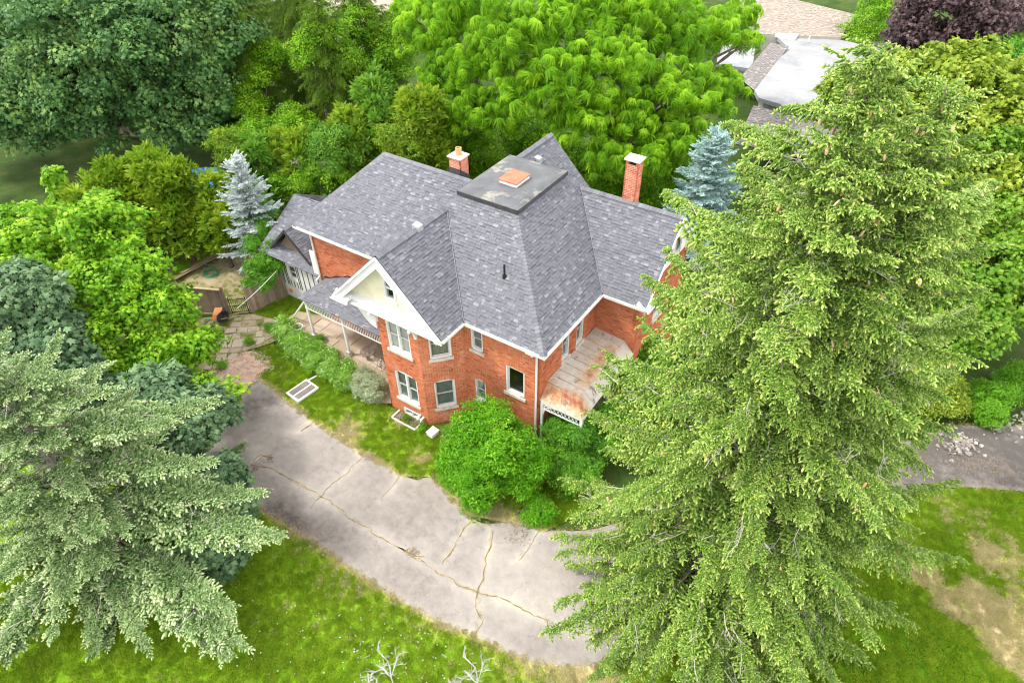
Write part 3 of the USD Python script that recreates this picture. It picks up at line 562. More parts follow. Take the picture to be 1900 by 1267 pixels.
W_F = Wall((-3.75, 0), (0, 0), 0, 6.05); W_R = Wall((0, 0), (0, 4.66), 0, 6.05); W_WF = Wall((0, 4.66), (1.96, 4.66), 0, 6.05)
W_WR = Wall((1.96, 4.66), (1.96, 9.65), 0, 6.05); W_BF = Wall((-7.22, -1.41), (-5.02, -1.41), 0, 5.98); W_BR = Wall((-5.02, -1.41), (-3.75, 0), 0, 6.1)
W_BL = Wall((-8.6, 0), (-7.22, -1.41), 0, 6.1); W_LF = Wall((-14.5, 1.78), (-8.65, 1.78), 0, 5.78); W_ML = Wall((-8.65, 1.78), (-8.6, 0), 0, 6.1); W_LE = Wall((-14.5, 8.3), (-14.5, 1.78), 0, 5.78)
cur_b, cur_g = (.1, .8), (.0, .12)
ops = {
 W_F: [window(W_F, .39, .98, 4.52, 5.74, label='narrow upper window beside the bay'), window(W_F, 2.10, 3.02, 2.96, 4.44, sash=False, fixed=True, blind=0, label='square picture window'), window(W_F, .46, 1.03, 1.55, 2.86, .10, label='narrow lower window partly behind the shrub')],
 W_R: [window(W_R, 1.72, 2.32, 4.06, 5.55, label='dark upper window nearer the front corner'), window(W_R, 2.92, 3.52, 4.06, 5.55, label='dark upper window nearer the wing')],
 W_WF: [], W_WR: [window(W_WR, 1.75, 2.6, 3.9, 5.5, label='white framed wing window beside the spruce')],
 W_BF: [window(W_BF, .47, 1.73, 3.98, 5.76, .16, pair=True, curtain=cur_b, label='upper double bay window with striped curtains'), window(W_BF, .52, 1.79, 1.0, 2.82, .16, pair=True, label='lower double bay window')],
 W_BR: [window(W_BR, .42, 1.34, 4.02, 5.62, .12, curtain=cur_g, label='upper window in the angled bay side'), window(W_BR, .44, 1.36, 1.02, 2.72, .12, label='lower window in the angled bay side')],
 W_BL: [], W_LF: [window(W_LF, 4.55, 5.45, 4.1, 5.6, label='upper window tucked behind the front gable')], W_ML: [], W_LE: []}
cell = sbox(.78, .04, 1.72, .44); ops[W_BF].append(cell)
for W, o in ops.items(): brickwall(W, None, o)
for W, a in ((W_BF, (.52, 1.79, 2.82, .16)), (W_BR, (.44, 1.36, 2.72, .12)), (W_F, (.46, 1.03, 2.86, .10)), (W_BF, (.47, 1.73, 5.76, .16))): voussoirs(W, *a, h=.2 if a[2] < 4 else .1)
GABLE_R = Polygon([(0, 6.05), (4.99, 6.05), (2.49, 8.5)]); brickwall(W_WR, GABLE_R)
for a, b, z in (((1.96, 9.65), (-3.4, 9.65), 6.05), ((-3.4, 9.65), (-3.4, 10.6), 6.05), ((-3.4, 10.6), (-9.0, 10.6), 6.05), ((-9.0, 10.6), (-9.0, 8.3), 6.05), ((-9.0, 8.3), (-14.5, 8.3), 5.78)):
    W = Wall(a, b, 0, z); W.box(mortar_body, 0, W.L, -.24, 0, 0, z)
wall_path = part(house, 'wall', mortar_body, 'mortar')
BR.sort(key=lambda i: depth(i[0].mean(0)[None])[0] + (3 if i[0][:, 2].mean() < .3 else 0))
for b in BR[:300]: part(wall_path, 'brick', brick_mb([b]), 'brick')
part(wall_path, 'bricks', brick_mb(BR[300:]), 'brick', kind='stuff')
# dark floors and rooms behind the panes
fm = MB()
for z in (.25, 3.1, 5.95):
    fm.box((-8.3, .25, z), (-.25, 9.4, z + .04)); fm.box((-7.1, -1.2, z), (-5.2, .25, z + .04)); fm.box((-14.2, 2.1, z if z < 5 else 5.6), (-8.3, 8, z + .04 if z < 5 else 5.64)); fm.box((-.25, 4.95, z), (1.7, 9.4, z + .04))
for x in (-4.2, -9.2): fm.box((x, 1.2, .3), (x + .1, 9, 5.9))
fm.box((-8, 3.4, .3), (-.4, 3.5, 5.9)); part(house, 'floor', fm, 'room')
# basement window in its well
bw = holder(house, 'basement_window', 'low basement window in a sunken well'); m = MB(); W_BF.extr(m, cell.difference(sbox(.86, .11, 1.22, .37)).difference(sbox(1.28, .11, 1.64, .37)), -.1, .03); part(bw, 'frame', m, 'white')
for a in (.86, 1.28): m = MB(); W_BF.box(m, a, a + .36, -.06, -.05, .11, .37); part(bw, 'pane', m, 'glass')

# ---- roofs
SH = []          # every shingle: (vertices, faces, tone, centre)
roofs = {}
def slope(pts, exposure=.128, tones=None, store=None, base_mb=None, up=None):
    """lays courses of shingles over a flat roof slope given by its corners (eave edge first)"""
    p = np.asarray(pts, float); n = norm(np.cross(p[1] - p[0], p[2] - p[1])); n = n if n[2] > 0 else -n
    h = norm(p[1] - p[0]); s = np.cross(n, h); s = s if s[2] > 0 else -s
    o = p[0]; q = np.c_[(p - o) @ h, (p - o) @ s]; poly = Polygon(q).buffer(0); x0, y0, x1, y1 = poly.bounds
    (base_mb if base_mb is not None else roof_mb).poly(p if np.cross(p[1] - p[0], p[2] - p[1]) @ n > 0 else p[::-1], .06)
    k = 0; y = y0
    while y < y1:
        x = x0 - rng.uniform(0, .3)
        while x < x1:
            w = rng.choice([.13, .17, .21, .27]); r = sbox(x + .004, y, x + w - .004, min(y + exposure + .02, y1)); x += w
            if not poly.contains(r):
                r = r.intersection(poly)
                if r.is_empty or r.geom_type != 'Polygon' or r.area < .002: continue
            e = np.array(r.exterior.coords)[:-1]
            if not r.exterior.is_ccw: e = e[::-1]
            thick = rng.random() < .5; t0 = .026 if thick else .010
            hh = .004 + t0 * np.clip(1 - (e[:, 1] - y) / (exposure + .02), 0, 1)
            top = o + e[:, :1] * h + e[:, 1:] * s + hh[:, None] * n; bot = o + e[:, :1] * h + e[:, 1:] * s + .001 * n; m = len(e)
            f = [[0, i, i + 1] for i in range(1, m - 1)] + [t for i in range(m) for t in ([i, i + m, (i + 1) % m + m], [i, (i + 1) % m + m, (i + 1) % m])]
            tn = rng.normal(.50, .06)
            if rng.random() < .14: tn = rng.uniform(.68, .95)
            elif rng.random() < .2: tn = rng.uniform(.3, .42)
            if np.cross(top[1] - top[0], top[2] - top[1]) @ n < 0: f = [a[::-1] for a in f]
            (SH if store is None else store).append((np.vstack([top, bot]), np.array(f), tn))
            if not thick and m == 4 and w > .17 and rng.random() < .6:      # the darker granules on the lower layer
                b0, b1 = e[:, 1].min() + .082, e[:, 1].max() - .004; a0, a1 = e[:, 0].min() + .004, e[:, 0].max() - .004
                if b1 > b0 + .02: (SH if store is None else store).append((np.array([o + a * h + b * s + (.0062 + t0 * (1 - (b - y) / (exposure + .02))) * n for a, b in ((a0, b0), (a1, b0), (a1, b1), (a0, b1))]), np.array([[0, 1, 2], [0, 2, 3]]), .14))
        y += exposure; k += 1
def caps(a, b, n=None, w=.30, store=None):
    """folded cap shingles along a ridge or hip from a up to b"""
    a, b = np.asarray(a, float), np.asarray(b, float); d = norm(b - a); L = np.linalg.norm(b - a); x = norm(np.cross(d, [0, 0, 1])); drop = .72
    z = norm(np.cross(x, d)); k = max(1, int(L / .15))
    for i in range(k):
        p0, p1 = a + d * L * i / k, a + d * min(L, L * (i + 1.25) / k); w2 = w / 2
        v = []
        for p, up in ((p0, .05), (p1, .028)):
            v += [p - x * w2 + z * (up - w2 * drop), p + z * up, p + x * w2 + z * (up - w2 * drop)]
        v = np.array(v); v = np.vstack([v, v - z * .03])
        f = [[0, 1, 4, 3], [1, 2, 5, 4], [6, 7, 1, 0], [7, 8, 2, 1], [0, 3, 9, 6], [2, 8, 11, 5]]
        f = np.array(f); f = np.vstack([f[:, [0, 1, 2]], f[:, [0, 2, 3]]]); (SH if store is None else store).append((v, f, float(np.clip(rng.normal(.62, .12), .3, .95))))
def sh_mb(items):
    m = MB()
    for v, f, t in items: m.add(v, f, t)
    return m
roof_mb = MB(); E = 6.2; e = -.38
slope([(-9.06, e, E), (.38, e, E), (-3.08, 3.08, 9.6), (-5.77, 3.08, 9.6)])
slope([(.38, e, E), (.38, 10.05, E), (-3.08, 6.72, 9.6), (-3.08, 3.08, 9.6)])
slope([(-9.1, 10.05, E), (-9.1, e, E), (-5.77, 3.08, 9.55), (-5.77, 6.72, 9.55)])
slope([(.38, 10.05, E), (-9.1, 10.05, E), (-5.77, 6.72, 9.6), (-3.08, 6.72, 9.6)])
slope([(-3.37, -1.81, 6.23), (-3.37, e, 6.23), (-6.22, 2.52, 9.08), (-6.22, -1.81, 9.08)])
slope([(-9.07, e, 6.25), (-9.07, -1.81, 6.25), (-6.22, -1.81, 9.10), (-6.22, 2.52, 9.10)])
slope([(.40, 4.28, 6.18), (2.36, 4.28, 6.18), (2.36, 7.15, 9.03), (-2.45, 7.15, 9.03)])
slope([(2.36, 10.02, 6.18), (.40, 10.02, 6.18), (-2.45, 7.15, 9.03), (2.36, 7.15, 9.03)])
slope([(-3.37, 9.0, 6.2), (-3.37, 11.02, 6.2), (-6.25, 11.02, 9.08), (-6.25, 5.9, 9.08)])
slope([(-9.13, 11.02, 6.2), (-9.13, 9.0, 6.2), (-6.25, 5.9, 9.08), (-6.25, 11.02, 9.08)])
slope([(-15.13, 1.36, 5.9), (-8.9, 1.36, 5.9), (-6.2, 5.04, 9.03), (-11.89, 5.04, 9.03)])
slope([(-15.13, 8.72, 5.9), (-15.13, 1.36, 5.9), (-11.89, 5.04, 9.03)])
slope([(-8.9, 8.72, 5.9), (-15.13, 8.72, 5.9), (-11.89, 5.04, 9.03), (-6.2, 5.04, 9.03)])
for a, b in (((.38, e, E), (-3.08, 3.08, 9.6)), ((-6.22, -1.81, 9.09), (-6.22, 2.52, 9.09)), ((-6.25, 2.6, 9.1), (-5.77, 3.08, 9.6)), ((2.36, 7.15, 9.03), (-2.4, 7.15, 9.03)), ((-2.5, 7.2, 9.05), (-3.08, 6.72, 9.6)), ((-6.25, 11.02, 9.08), (-6.25, 6.8, 9.08)), ((-11.89, 5.04, 9.03), (-6.5, 5.04, 9.03)), ((-15.13, 1.36, 5.9), (-11.89, 5.04, 9.03))): caps(a, b)
# porch roof on the left
PZ = 2.8
slope([(-14.15, -.17, PZ), (-8.55, -.17, PZ), (-8.55, 1.78, 3.62), (-12.3, 1.78, 3.62)])
slope([(-14.15, 2.3, PZ), (-14.15, -.17, PZ), (-12.3, 1.78, 3.62), (-12.3, 2.3, 3.62)])
slope([(-8.75, -.17, PZ), (-7.3, -.17, PZ), (-8.55, 1.6, 3.54), (-8.75, 1.6, 3.54)]) if False else None
caps((-14.12, -.15, PZ), (-12.3, 1.76, 3.62), w=.2)
roof_path = part(house, 'roof', roof_mb, 'roof_base')
SH.sort(key=lambda i: depth(i[0].mean(0)[None])[0])
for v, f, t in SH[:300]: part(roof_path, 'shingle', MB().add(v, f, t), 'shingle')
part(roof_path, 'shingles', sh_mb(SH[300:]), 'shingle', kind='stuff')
# valley flashing
for a, b in (((.38, 4.28, 6.2), (-2.45, 7.15, 9.05)), ((-3.37, e, 6.25), (-6.1, 2.4, 8.98))):
    m = MB(); m.tube([np.array(a) + [0, 0, .03], np.array(b) + [0, 0, .03]], .016, 5); part(house, 'valley_flashing', m, 'valley')
# flat deck with its membrane
m = MB(); x0, x1, y0, y1 = -5.93, -2.96, 2.95, 6.86; nx, ny = 22, 28
gx, gy = np.meshgrid(np.linspace(x0, x1, nx), np.linspace(y0, y1, ny), indexing='ij'); zz = 9.80 + .05 * (meshkit.fbm(np.stack([gx, gy, 0 * gx], -1) * 1.3, 3, 4) - .5) - .10 * np.clip(np.maximum(np.abs(gx - (x0 + x1) / 2) / (x1 - x0) * 2, np.abs(gy - (y0 + y1) / 2) / (y1 - y0) * 2) - .86, 0, 1) / .14
i, j = np.meshgrid(np.arange(nx - 1), np.arange(ny - 1), indexing='ij'); f = np.stack([i * ny + j, (i + 1) * ny + j, (i + 1) * ny + j + 1, i * ny + j + 1], -1).reshape(-1, 4)
m.add(np.stack([gx, gy, zz], -1), f); m.hexa([(x0 + .02, y0 + .02, 9.5), (x1 - .02, y0 + .02, 9.5), (x1 - .02, y1 - .02, 9.5), (x0 + .02, y1 - .02, 9.5)], [(x0 + .003, y0 + .003, 9.72), (x1 - .003, y0 + .003, 9.72), (x1 - .003, y1 - .003, 9.72), (x0 + .003, y1 - .003, 9.72)])
part(house, 'deck_membrane', m, 'membrane', smooth=False, label='flat roof membrane with worn tan patches')
m = MB()
for a, b in (((x0, y0), (x1, y0)), ((x1, y0), (x1, y1)), ((x1, y1), (x0, y1)), ((x0, y1), (x0, y0))): m.bar((*a, 9.63), (*b, 9.63), .05, .16)
part(house, 'drip_edge', m, 'dark_metal')
# worn patches and folds of the membrane
for pts in ([(-5.7, 3.5), (-5.2, 4.1), (-4.9, 4.0), (-5.3, 3.4)],):
    pass
rh = holder(house, 'roof_hatch', 'square roof hatch with faded red lid'); hx, hy = -4.34, 4.82
m = MB(); m.box((hx - .42, hy - .5, 9.75), (hx + .42, hy + .5, 9.93)); part(rh, 'kerb', m, 'white'); m = MB(); m.box((hx - .455, hy - .535, 9.932), (hx + .455, hy + .535, 9.985)); part(rh, 'lid', m, 'hatch')

# gutters with their hangers
gut = MB()
def gutter(a, b, out, fall=0., ends=True):
    a, b, out = np.asarray(a, float), np.asarray(b, float), np.asarray(out, float); m = MB(); d = norm(b - a); w = .11
    prof = [(-.02, .02), (0, -.09), (w * .85, -.09), (w, .03), (w - .018, .03), (w * .85 - .012, -.072), (.012, -.072), (.004, .02)]
    L = [a + out * x + np.array([0, 0, z]) for x, z in prof]; R = [b + out * x + np.array([0, 0, z]) for x, z in prof]; k = len(prof)
    f = [[i, (i + 1) % k, (i + 1) % k + k, i + k] for i in range(k)]
    if np.cross(d, out)[2] > 0: f = [q[::-1] for q in f]
    m.add(L + R, np.array(f)); g = part(house, 'gutter', m, 'white')
    n = max(2, int(np.linalg.norm(b - a) / .75)); q = MB()
    for i in range(n): c = a + (b - a) * (i + .5) / n; q.bar(c - out * .09 + [0, 0, .055], c + out * (w + .01) + [0, 0, .035], .03, .012)
    part(g, 'gutter_hangers', q, 'white', kind='stuff')
gutter((-3.30, e, 6.17), (.38, e, 6.17), (0, -1, 0)); gutter((.38, e - .1, 6.17), (.38, 4.22, 6.17), (1, 0, 0)); gutter((.42, 4.28, 6.15), (2.36, 4.28, 6.15), (0, -1, 0))
gutter((-3.37, -1.79, 6.17), (-3.37, -.40, 6.17), (1, 0, 0)); gutter((-15.1, 1.36, 5.87), (-8.8, 1.36, 5.87), (0, -1, 0))
m = MB(); m.box((-8.9, -.36, 5.98), (.34, -.03, 6.06)); m.box((.03, -.34, 5.98), (.34, 4.3, 6.06)); m.box((.34, 4.3, 5.98), (2.3, 4.63, 6.06)); m.box((-15.0, 1.4, 5.7), (-8.7, 1.75, 5.78)); part(house, 'soffit', m, 'white')
m = MB(); m.tube([(-.14, -.42, 6.1), (-.14, -.40, 5.95), (-.12, -.075, 5.75), (-.12, -.075, 5.5), (-.12, -.075, .2), (-.12, -.28, .06)], .048, 8); m.box((-.42, -.45, 6.0), (-.05, -.39, 6.12)); part(house, 'downspout', m, 'white')
m = MB(); m.tube([(-14.45, 1.68, 5.85), (-14.47, 1.70, 5.6), (-14.47, 1.71, 2.9), (-14.6, 1.5, 2.65)], .05, 7); part(house, 'downspout', m, 'white')

# ---- front gable: stucco face, barge boards, frieze, brackets, pointed window
G = Wall((-9.06, -1.41), (-3.37, -1.41), 5.9, 9.0)
lanc = Polygon([(2.66, 6.86), (3.13, 6.86), (3.13, 7.45)] + [(2.895 + .235 * math.cos(t), 7.45 + .42 * math.sin(t)) for t in np.linspace(.15, math.pi - .15, 9)] + [(2.66, 7.45)])
tri = Polygon([(.05, 6.06), (5.64, 6.06), (2.845, 8.86)]); m = MB(); G.extr(m, tri.difference(lanc), -.15, 0); part(house, 'gable_face', m, 'cream', label='cream stucco gable face')
gw = holder(house, 'gable_window', 'pointed attic window in the front gable'); m = MB(); G.extr(m, lanc.buffer(.075).difference(lanc.buffer(-.03)), -.07, .045); part(gw, 'frame', m, 'white')
m = MB(); G.extr(m, lanc.buffer(-.03).intersection(sbox(2.6, 7.33, 3.2, 7.40)), -.06, 0.02); part(gw, 'sash', m, 'white')
for a, b in ((6.8, 7.33), (7.40, 7.95)): m = MB(); G.extr(m, lanc.buffer(-.03).intersection(sbox(2.6, a, 3.2, b)), -.05, -.04); part(gw, 'pane', m, 'glass')
m = MB(); G.box(m, 2.55, 3.24, -.02, .1, 6.70, 6.785); part(gw, 'sill', m, 'white')
m = MB(); G.box(m, 2.5, 3.3, -.35, -.3, 6.6, 8.0); part(gw, 'backing', m, 'room')
def board(a, b, d0, d1, y0, y1, cut=5.99):
    """a sloping board between two points of a gable edge, from d0 to d1 below it"""
    m = MB(); p = Polygon([(a[0], a[1] - d1), (b[0], b[1] - d1), (b[0], b[1] - d0), (a[0], a[1] - d0)]).buffer(0).intersection(sbox(-99, cut, 99, 99)); w = Wall((0, y0), (1, y0), 0, 1); w.extr(m, p, 0, y0 - y1); return m
for s in (-1, 1):
    foot, top = (-6.22 + s * 2.86, 6.19), (-6.22, 9.05)
    m = board(foot, top, .02, .47, -1.86, -1.80); part(house, 'barge_board', m, 'white')
    m = board(foot, top, -.03, .10, -1.92, -1.864); part(house, 'barge_moulding', m, 'white')
    m = board(foot, top, .40, .49, -1.895, -1.864); part(house, 'barge_moulding', m, 'white')
    m = MB(); m.hexa([(foot[0], -1.80, foot[1] - .05), (top[0], -1.80, top[1] - .05), (top[0], -1.41, top[1] - .05), (foot[0], -1.41, foot[1] - .05)], [(foot[0], -1.80, foot[1] - .09), (top[0], -1.80, top[1] - .09), (top[0], -1.41, top[1] - .09), (foot[0], -1.41, foot[1] - .09)]); part(house, 'gable_soffit', m, 'white')
m = MB(); m.box((-8.95, -1.62, 5.93), (-3.49, -1.41, 6.22)); m.hexa([(-8.8, -1.66, 6.22), (-3.64, -1.66, 6.22), (-3.64, -1.41, 6.22), (-8.8, -1.41, 6.22)], [(-8.76, -1.66, 6.27), (-3.68, -1.66, 6.27), (-3.82, -1.405, 6.38), (-8.62, -1.405, 6.38)]); part(house, 'frieze', m, 'white')
m = MB(); m.box((-9.02, -1.80, 5.98), (-3.42, -1.63, 6.04)); m.box((-8.98, -1.405, 5.98), (-7.3, -.1, 6.03)); m.box((-4.94, -1.405, 5.98), (-3.42, -.1, 6.03)); part(house, 'soffit', m, 'white')
# eave return on the left foot
m = MB(); m.hexa([(-9.1, -1.95, 6.12), (-8.25, -1.95, 6.12), (-8.25, -1.62, 6.12), (-9.1, -1.62, 6.12)], [(-9.1, -1.95, 6.16), (-8.25, -1.95, 6.16), (-8.25, -1.62, 6.36), (-9.1, -1.62, 6.36)]); part(house, 'eave_return', m, 'white')
gutter((-9.12, -1.95, 6.13), (-8.22, -1.95, 6.13), (0, -1, 0))
def bracket(x, y0, zt, size, wide=.09):
    W = Wall((x, y0), (x, y0 - 1), 0, 1); a = np.linspace(0, math.pi / 2, 10)
    p = Polygon([(0, zt), (size, zt), (size, zt - .09)] + [(size - (size - .1) * math.sin(t), zt - .09 - (size * 1.25) * (1 - math.cos(t))) for t in a] + [(.1, zt - size * 1.5), (0, zt - size * 1.6)]).buffer(0)
    m = MB(); W.extr(m, p, -wide / 2, wide / 2); part(house, 'bracket', m, 'white')
bracket(-5.06, -1.42, 5.93, .42, .13); bracket(-7.2, -1.42, 5.93, .42, .13)
m = MB(); a = np.linspace(0, math.pi / 2, 12); q = Wall((-8.65, -1.30), (-7.22, -1.42), 0, 1)
q.extr(m, Polygon([(0, 5.93), (1.43, 5.93), (1.43, 4.9)] + [(1.36 - 1.2 * math.sin(t) , 4.9 + .92 * math.sin(t) ** 2) for t in a] + [(0, 5.84)]).buffer(0), .02, .08); part(house, 'arched_brace', m, 'white')

# ---- right wing gable: pierced white panel, returns, brackets
RG = Wall((2.22, 4.28), (2.22, 10.02), 6, 9); hw = 2.87
ringc = Point(hw, 7.35).buffer(.62, 24).intersection(sbox(0, 7.2, 9, 9)).union(sbox(hw - .62, 6.5, hw + .62, 7.35))
pan = Polygon([(.05, 6.2), (2 * hw - .05, 6.2), (hw, 9.0)]).difference(sbox(-1, 5, 9, 6.95)).difference(ringc)
for du, dz in ((-.25, 8.32), (.25, 8.32), (0, 8.42), (-.95, 7.55), (.95, 7.55)): pan = pan.difference(Point(hw + du, dz).buffer(.055))
m = MB(); RG.extr(m, pan, -.04, .02); part(house, 'gable_panel', m, 'white', label='pierced white panel in the wing gable')
m = MB(); RG.extr(m, Polygon([(.3, 6.2), (2 * hw - .3, 6.2), (hw, 8.8)]).difference(sbox(-1, 5, 9, 6.5)), -.22, -.18); part(house, 'gable_face', m, 'white')
for s in (-1, 1):
    m = MB(); f0, t0 = (7.15 + s * 2.86, 6.14), (7.15, 9.0)
    lo = [(2.30, f0[0], f0[1] - .3), (2.30, t0[0], t0[1] - .3), (2.30, t0[0], t0[1]), (2.30, f0[0], f0[1])]; m.hexa(lo, [(2.36, b, c) for _, b, c in lo]); part(house, 'barge_board', m, 'white')
    m = MB(); lo = [(2.365, f0[0], f0[1] - .04), (2.365, t0[0], t0[1] - .04), (2.365, t0[0], t0[1] + .05), (2.365, f0[0], f0[1] + .05)]; m.hexa(lo, [(2.42, b, c) for _, b, c in lo]); part(house, 'barge_moulding', m, 'white')
for y0, y1 in ((4.2, 4.95), (9.3, 10.1)):
    m = MB(); m.hexa([(1.97, y0, 6.10), (2.46, y0, 6.10), (2.46, y1, 6.10), (1.97, y1, 6.10)], [(1.97, y0, 6.34), (2.46, y0, 6.15), (2.46, y1, 6.15), (1.97, y1, 6.34)]); part(house, 'eave_return', m, 'white'); gutter((2.46, y0, 6.12), (2.46, y1, 6.12), (1, 0, 0))

# ---- chimneys
def chimney(x0, x1, y0, y1, z0, z1, label):
    c = holder(house, 'chimney', label); st = []; mb = MB()
    for a, b in (((x0, y0), (x1, y0)), ((x1, y0), (x1, y1)), ((x1, y1), (x0, y1)), ((x0, y1), (x0, y0))):
        brickwall(Wall(a, b, z0, z1), length=.2, joint=.016, thick=.06, store=st, mb=mb, tone=lambda u, z: rng.uniform(.2, .95))
    part(c, 'stack', mb, 'chimney_mortar'); part(c, 'bricks', brick_mb(st), 'chimney_brick', kind='stuff'); return c
c1 = chimney(-8.0, -7.38, 5.08, 5.66, 8.3, 9.80, 'squat brick chimney with a clay pot on the left ridge')
m = MB(); m.box((-8.06, 5.02, 9.80), (-7.32, 5.72, 9.86)); part(c1, 'cap', m, 'stone')
m = MB(); cy = trimesh.creation.annulus(.09, .14, .3); cy.apply_translation((-7.68, 5.4, 10.03)); m.tm(cy); part(c1, 'pot', m, 'terracotta'); m = MB(); m.box((-7.76, 5.32, 9.9), (-7.6, 5.48, 10.0)); part(c1, 'flue', m, 'black')
m = MB(); m.box((-8.03, 5.05, 8.8), (-7.35, 5.07, 9.34)); m.hexa([(-7.378, 5.05, 8.8), (-7.35, 5.05, 8.8), (-7.35, 5.7, 8.6), (-7.378, 5.7, 8.6)], [(-7.371, 5.05, 9.34), (-7.35, 5.05, 9.34), (-7.35, 5.7, 8.85), (-7.371, 5.7, 8.85)]); part(c1, 'flashing', m, 'dark_metal')
c2 = chimney(-.43, .13, 7.12, 7.58, 8.4, 10.62, 'tall slim brick chimney on the wing ridge')
mm = MB()
for a, b in ((-.43, 7.12), (.01, 7.12), (-.43, 7.46), (.01, 7.46)): mm.box((a, b, 10.62), (a + .12, b + .12, 10.80))
part(c2, 'cap_piers', mm, 'chimney_brick'); m = MB(); m.box((-.3, 7.2, 10.6), (0, 7.5, 10.66)); part(c2, 'flue', m, 'black')
m = MB(); m.box((-.50, 7.05, 10.80), (.20, 7.65, 10.87)); part(c2, 'cap', m, 'stone')

# ---- roof vents
m = MB(); p = np.array([-2.45, 1.22]); zz = 6.2 + (p[1] + .38); m.tube([(p[0], p[1], zz - .1), (p[0], p[1], zz + .55)], .045, 10); m.tube([(p[0], p[1], zz - .08), (p[0], p[1], zz + .06)], .09, 10); part(house, 'vent_pipe', m, 'black')
def box_vent(x, y, z, nx, look='grey_metal'):
    m = MB(); m.hexa([(x - .16, y - .16, z - .2), (x + .16, y - .16, z - .2), (x + .16, y + .16, z - .2), (x - .16, y + .16, z - .2)], [(x - .13, y - .16, z + .14), (x + .17 * nx + .0, y - .16, z + .08), (x + .17 * nx, y + .16, z + .08), (x - .13, y + .16, z + .14)]); part(house, 'roof_vent', m, look)
v = gp(778, 452, 8.3); box_vent(v[0], v[1], 9.08 - abs(v[0] + 6.22) + .02, 1)
v = gp(998, 292, 8.75); box_vent(v[0], v[1], 9.08 - abs(v[0] + 6.25) + .03, 1)

# ---- left porch: posts, rail of spindles, ceiling
for x in (-13.95, -11.42):
    po = MB(); po.box((x - .055, .02, .34), (x + .055, .13, 2.62)); po.box((x - .08, -.005, 2.5), (x + .08, .155, 2.56)); pq = part(house, 'porch_post', po, 'white'); pb = MB(); pb.box((x - .12, -.05, .04), (x + .12, .2, .34)); part(pq, 'post_foot', pb, 'stone')
m = MB(); m.bar((-13.95, .06, 2.55), (-16.25, .62, .05), .075); part(house, 'porch_brace', m, 'white', label='white pole leaning out from the porch corner')
m = MB(); m.box((-14.0, .0, 2.62), (-8.0, .12, 2.72)); part(house, 'porch_beam', m, 'white'); m = MB(); m.box((-14.0, .0, 2.10), (-8.0, .05, 2.14)); part(house, 'porch_rail', m, 'white')
for i, x in enumerate(np.arange(-13.85, -8.1, .115)): m = MB(); m.box((x - .014, .012, 2.14), (x + .014, .038, 2.62)); part(house, 'spindle', m, 'white')
m = MB(); m.box((-14.05, -.1, 2.68), (-8.0, 1.75, 2.72)); part(house, 'porch_ceiling', m, 'white')
m = MB(); q = [(x, 1.74, 2.86 + .78 * min(1, max(0, (x + 14.2) / 1.9)) + .04 * math.sin(x * 7)) for x in np.linspace(-14.2, -8.8, 40)]; m.tube(q, .035, 5); part(house, 'porch_flashing', m, 'black')

# ---- right porch with the rusty sheet metal roof
m_top = 3.92
def rust(p):
    """how far the sheet has rusted: along the outer edge, in the middle panels and on the front skirt"""
    x, y, z = p.T; f = meshkit.fbm(p * [2.2, 1.1, 1] + 4, 4, 6)
    t = .10 + .62 * np.exp(-((x - 1.3) / .42) ** 2) * np.exp(-((y - 3.2) / 1.1) ** 2) + .5 * np.exp(-((y - .45) / .35) ** 2) + .35 * np.exp(-((x - 1.3) / .3) ** 2) * np.exp(-((y - 1.6) / .8) ** 2) + .62 * (f - .5)
    return np.clip(np.where(z < m_top - .14, t + .15 * (y < .6), t), 0, 1)
def sheet_panel(name, c, nu=5, nv=4, thick=.02):
    """one sheet of roofing between four corners, finely divided so that its rust can have a shape"""
    c = np.asarray(c, float); u, v = np.meshgrid(np.linspace(0, 1, nu), np.linspace(0, 1, nv), indexing='ij'); u, v = u[..., None], v[..., None]
    p = (c[0] * (1 - u) * (1 - v) + c[1] * u * (1 - v) + c[2] * u * v + c[3] * (1 - u) * v).reshape(-1, 3); n = norm(np.cross(c[1] - c[0], c[3] - c[0])); n = n if n[2] > 0 else -n
    p = p + n * (.006 * (meshkit.fbm(p * 2.5, 3, 2) - .5))[:, None]; i, j = np.meshgrid(np.arange(nu - 1), np.arange(nv - 1), indexing='ij'); f = np.stack([i * nv + j, (i + 1) * nv + j, (i + 1) * nv + j + 1, i * nv + j + 1], -1).reshape(-1, 4)
    if np.cross(c[1] - c[0], c[3] - c[0])[2] < 0: f = f[:, ::-1]
    m = MB().add(p, f, rust(p)); m.poly(c if np.cross(c[1] - c[0], c[2] - c[1])[2] > 0 else c[::-1], thick, .3) if False else None; return part(house, name, m, 'rusty')
for i in range(9):
    y0, y1 = .55 + i * .455, .55 + (i + 1) * .455
    pr = sheet_panel('porch_roof_panel', [(.02, y0, m_top), (1.5, y0, m_top - .11), (1.5, y1 - .012, m_top - .11), (.02, y1 - .012, m_top)], 12, 5)
    s_ = MB(); s_.hexa([(.02, y1 - .02, m_top - .03), (1.5, y1 - .02, m_top - .14), (1.5, y1 + .005, m_top - .14), (.02, y1 + .005, m_top - .03)], [(.02, y1 - .014, m_top + .022), (1.5, y1 - .014, m_top - .088), (1.5, y1, m_top - .088), (.02, y1, m_top + .022)], .5); part(pr, 'seam', s_, 'rusty')
    sheet_panel('skirt_panel', [(1.98, 0. if i == 0 else y0, m_top - .62), (1.98, y1 - .01, m_top - .62), (1.5, y1 - .01, m_top - .115), (1.5, y0, m_top - .115)], 5, 7)
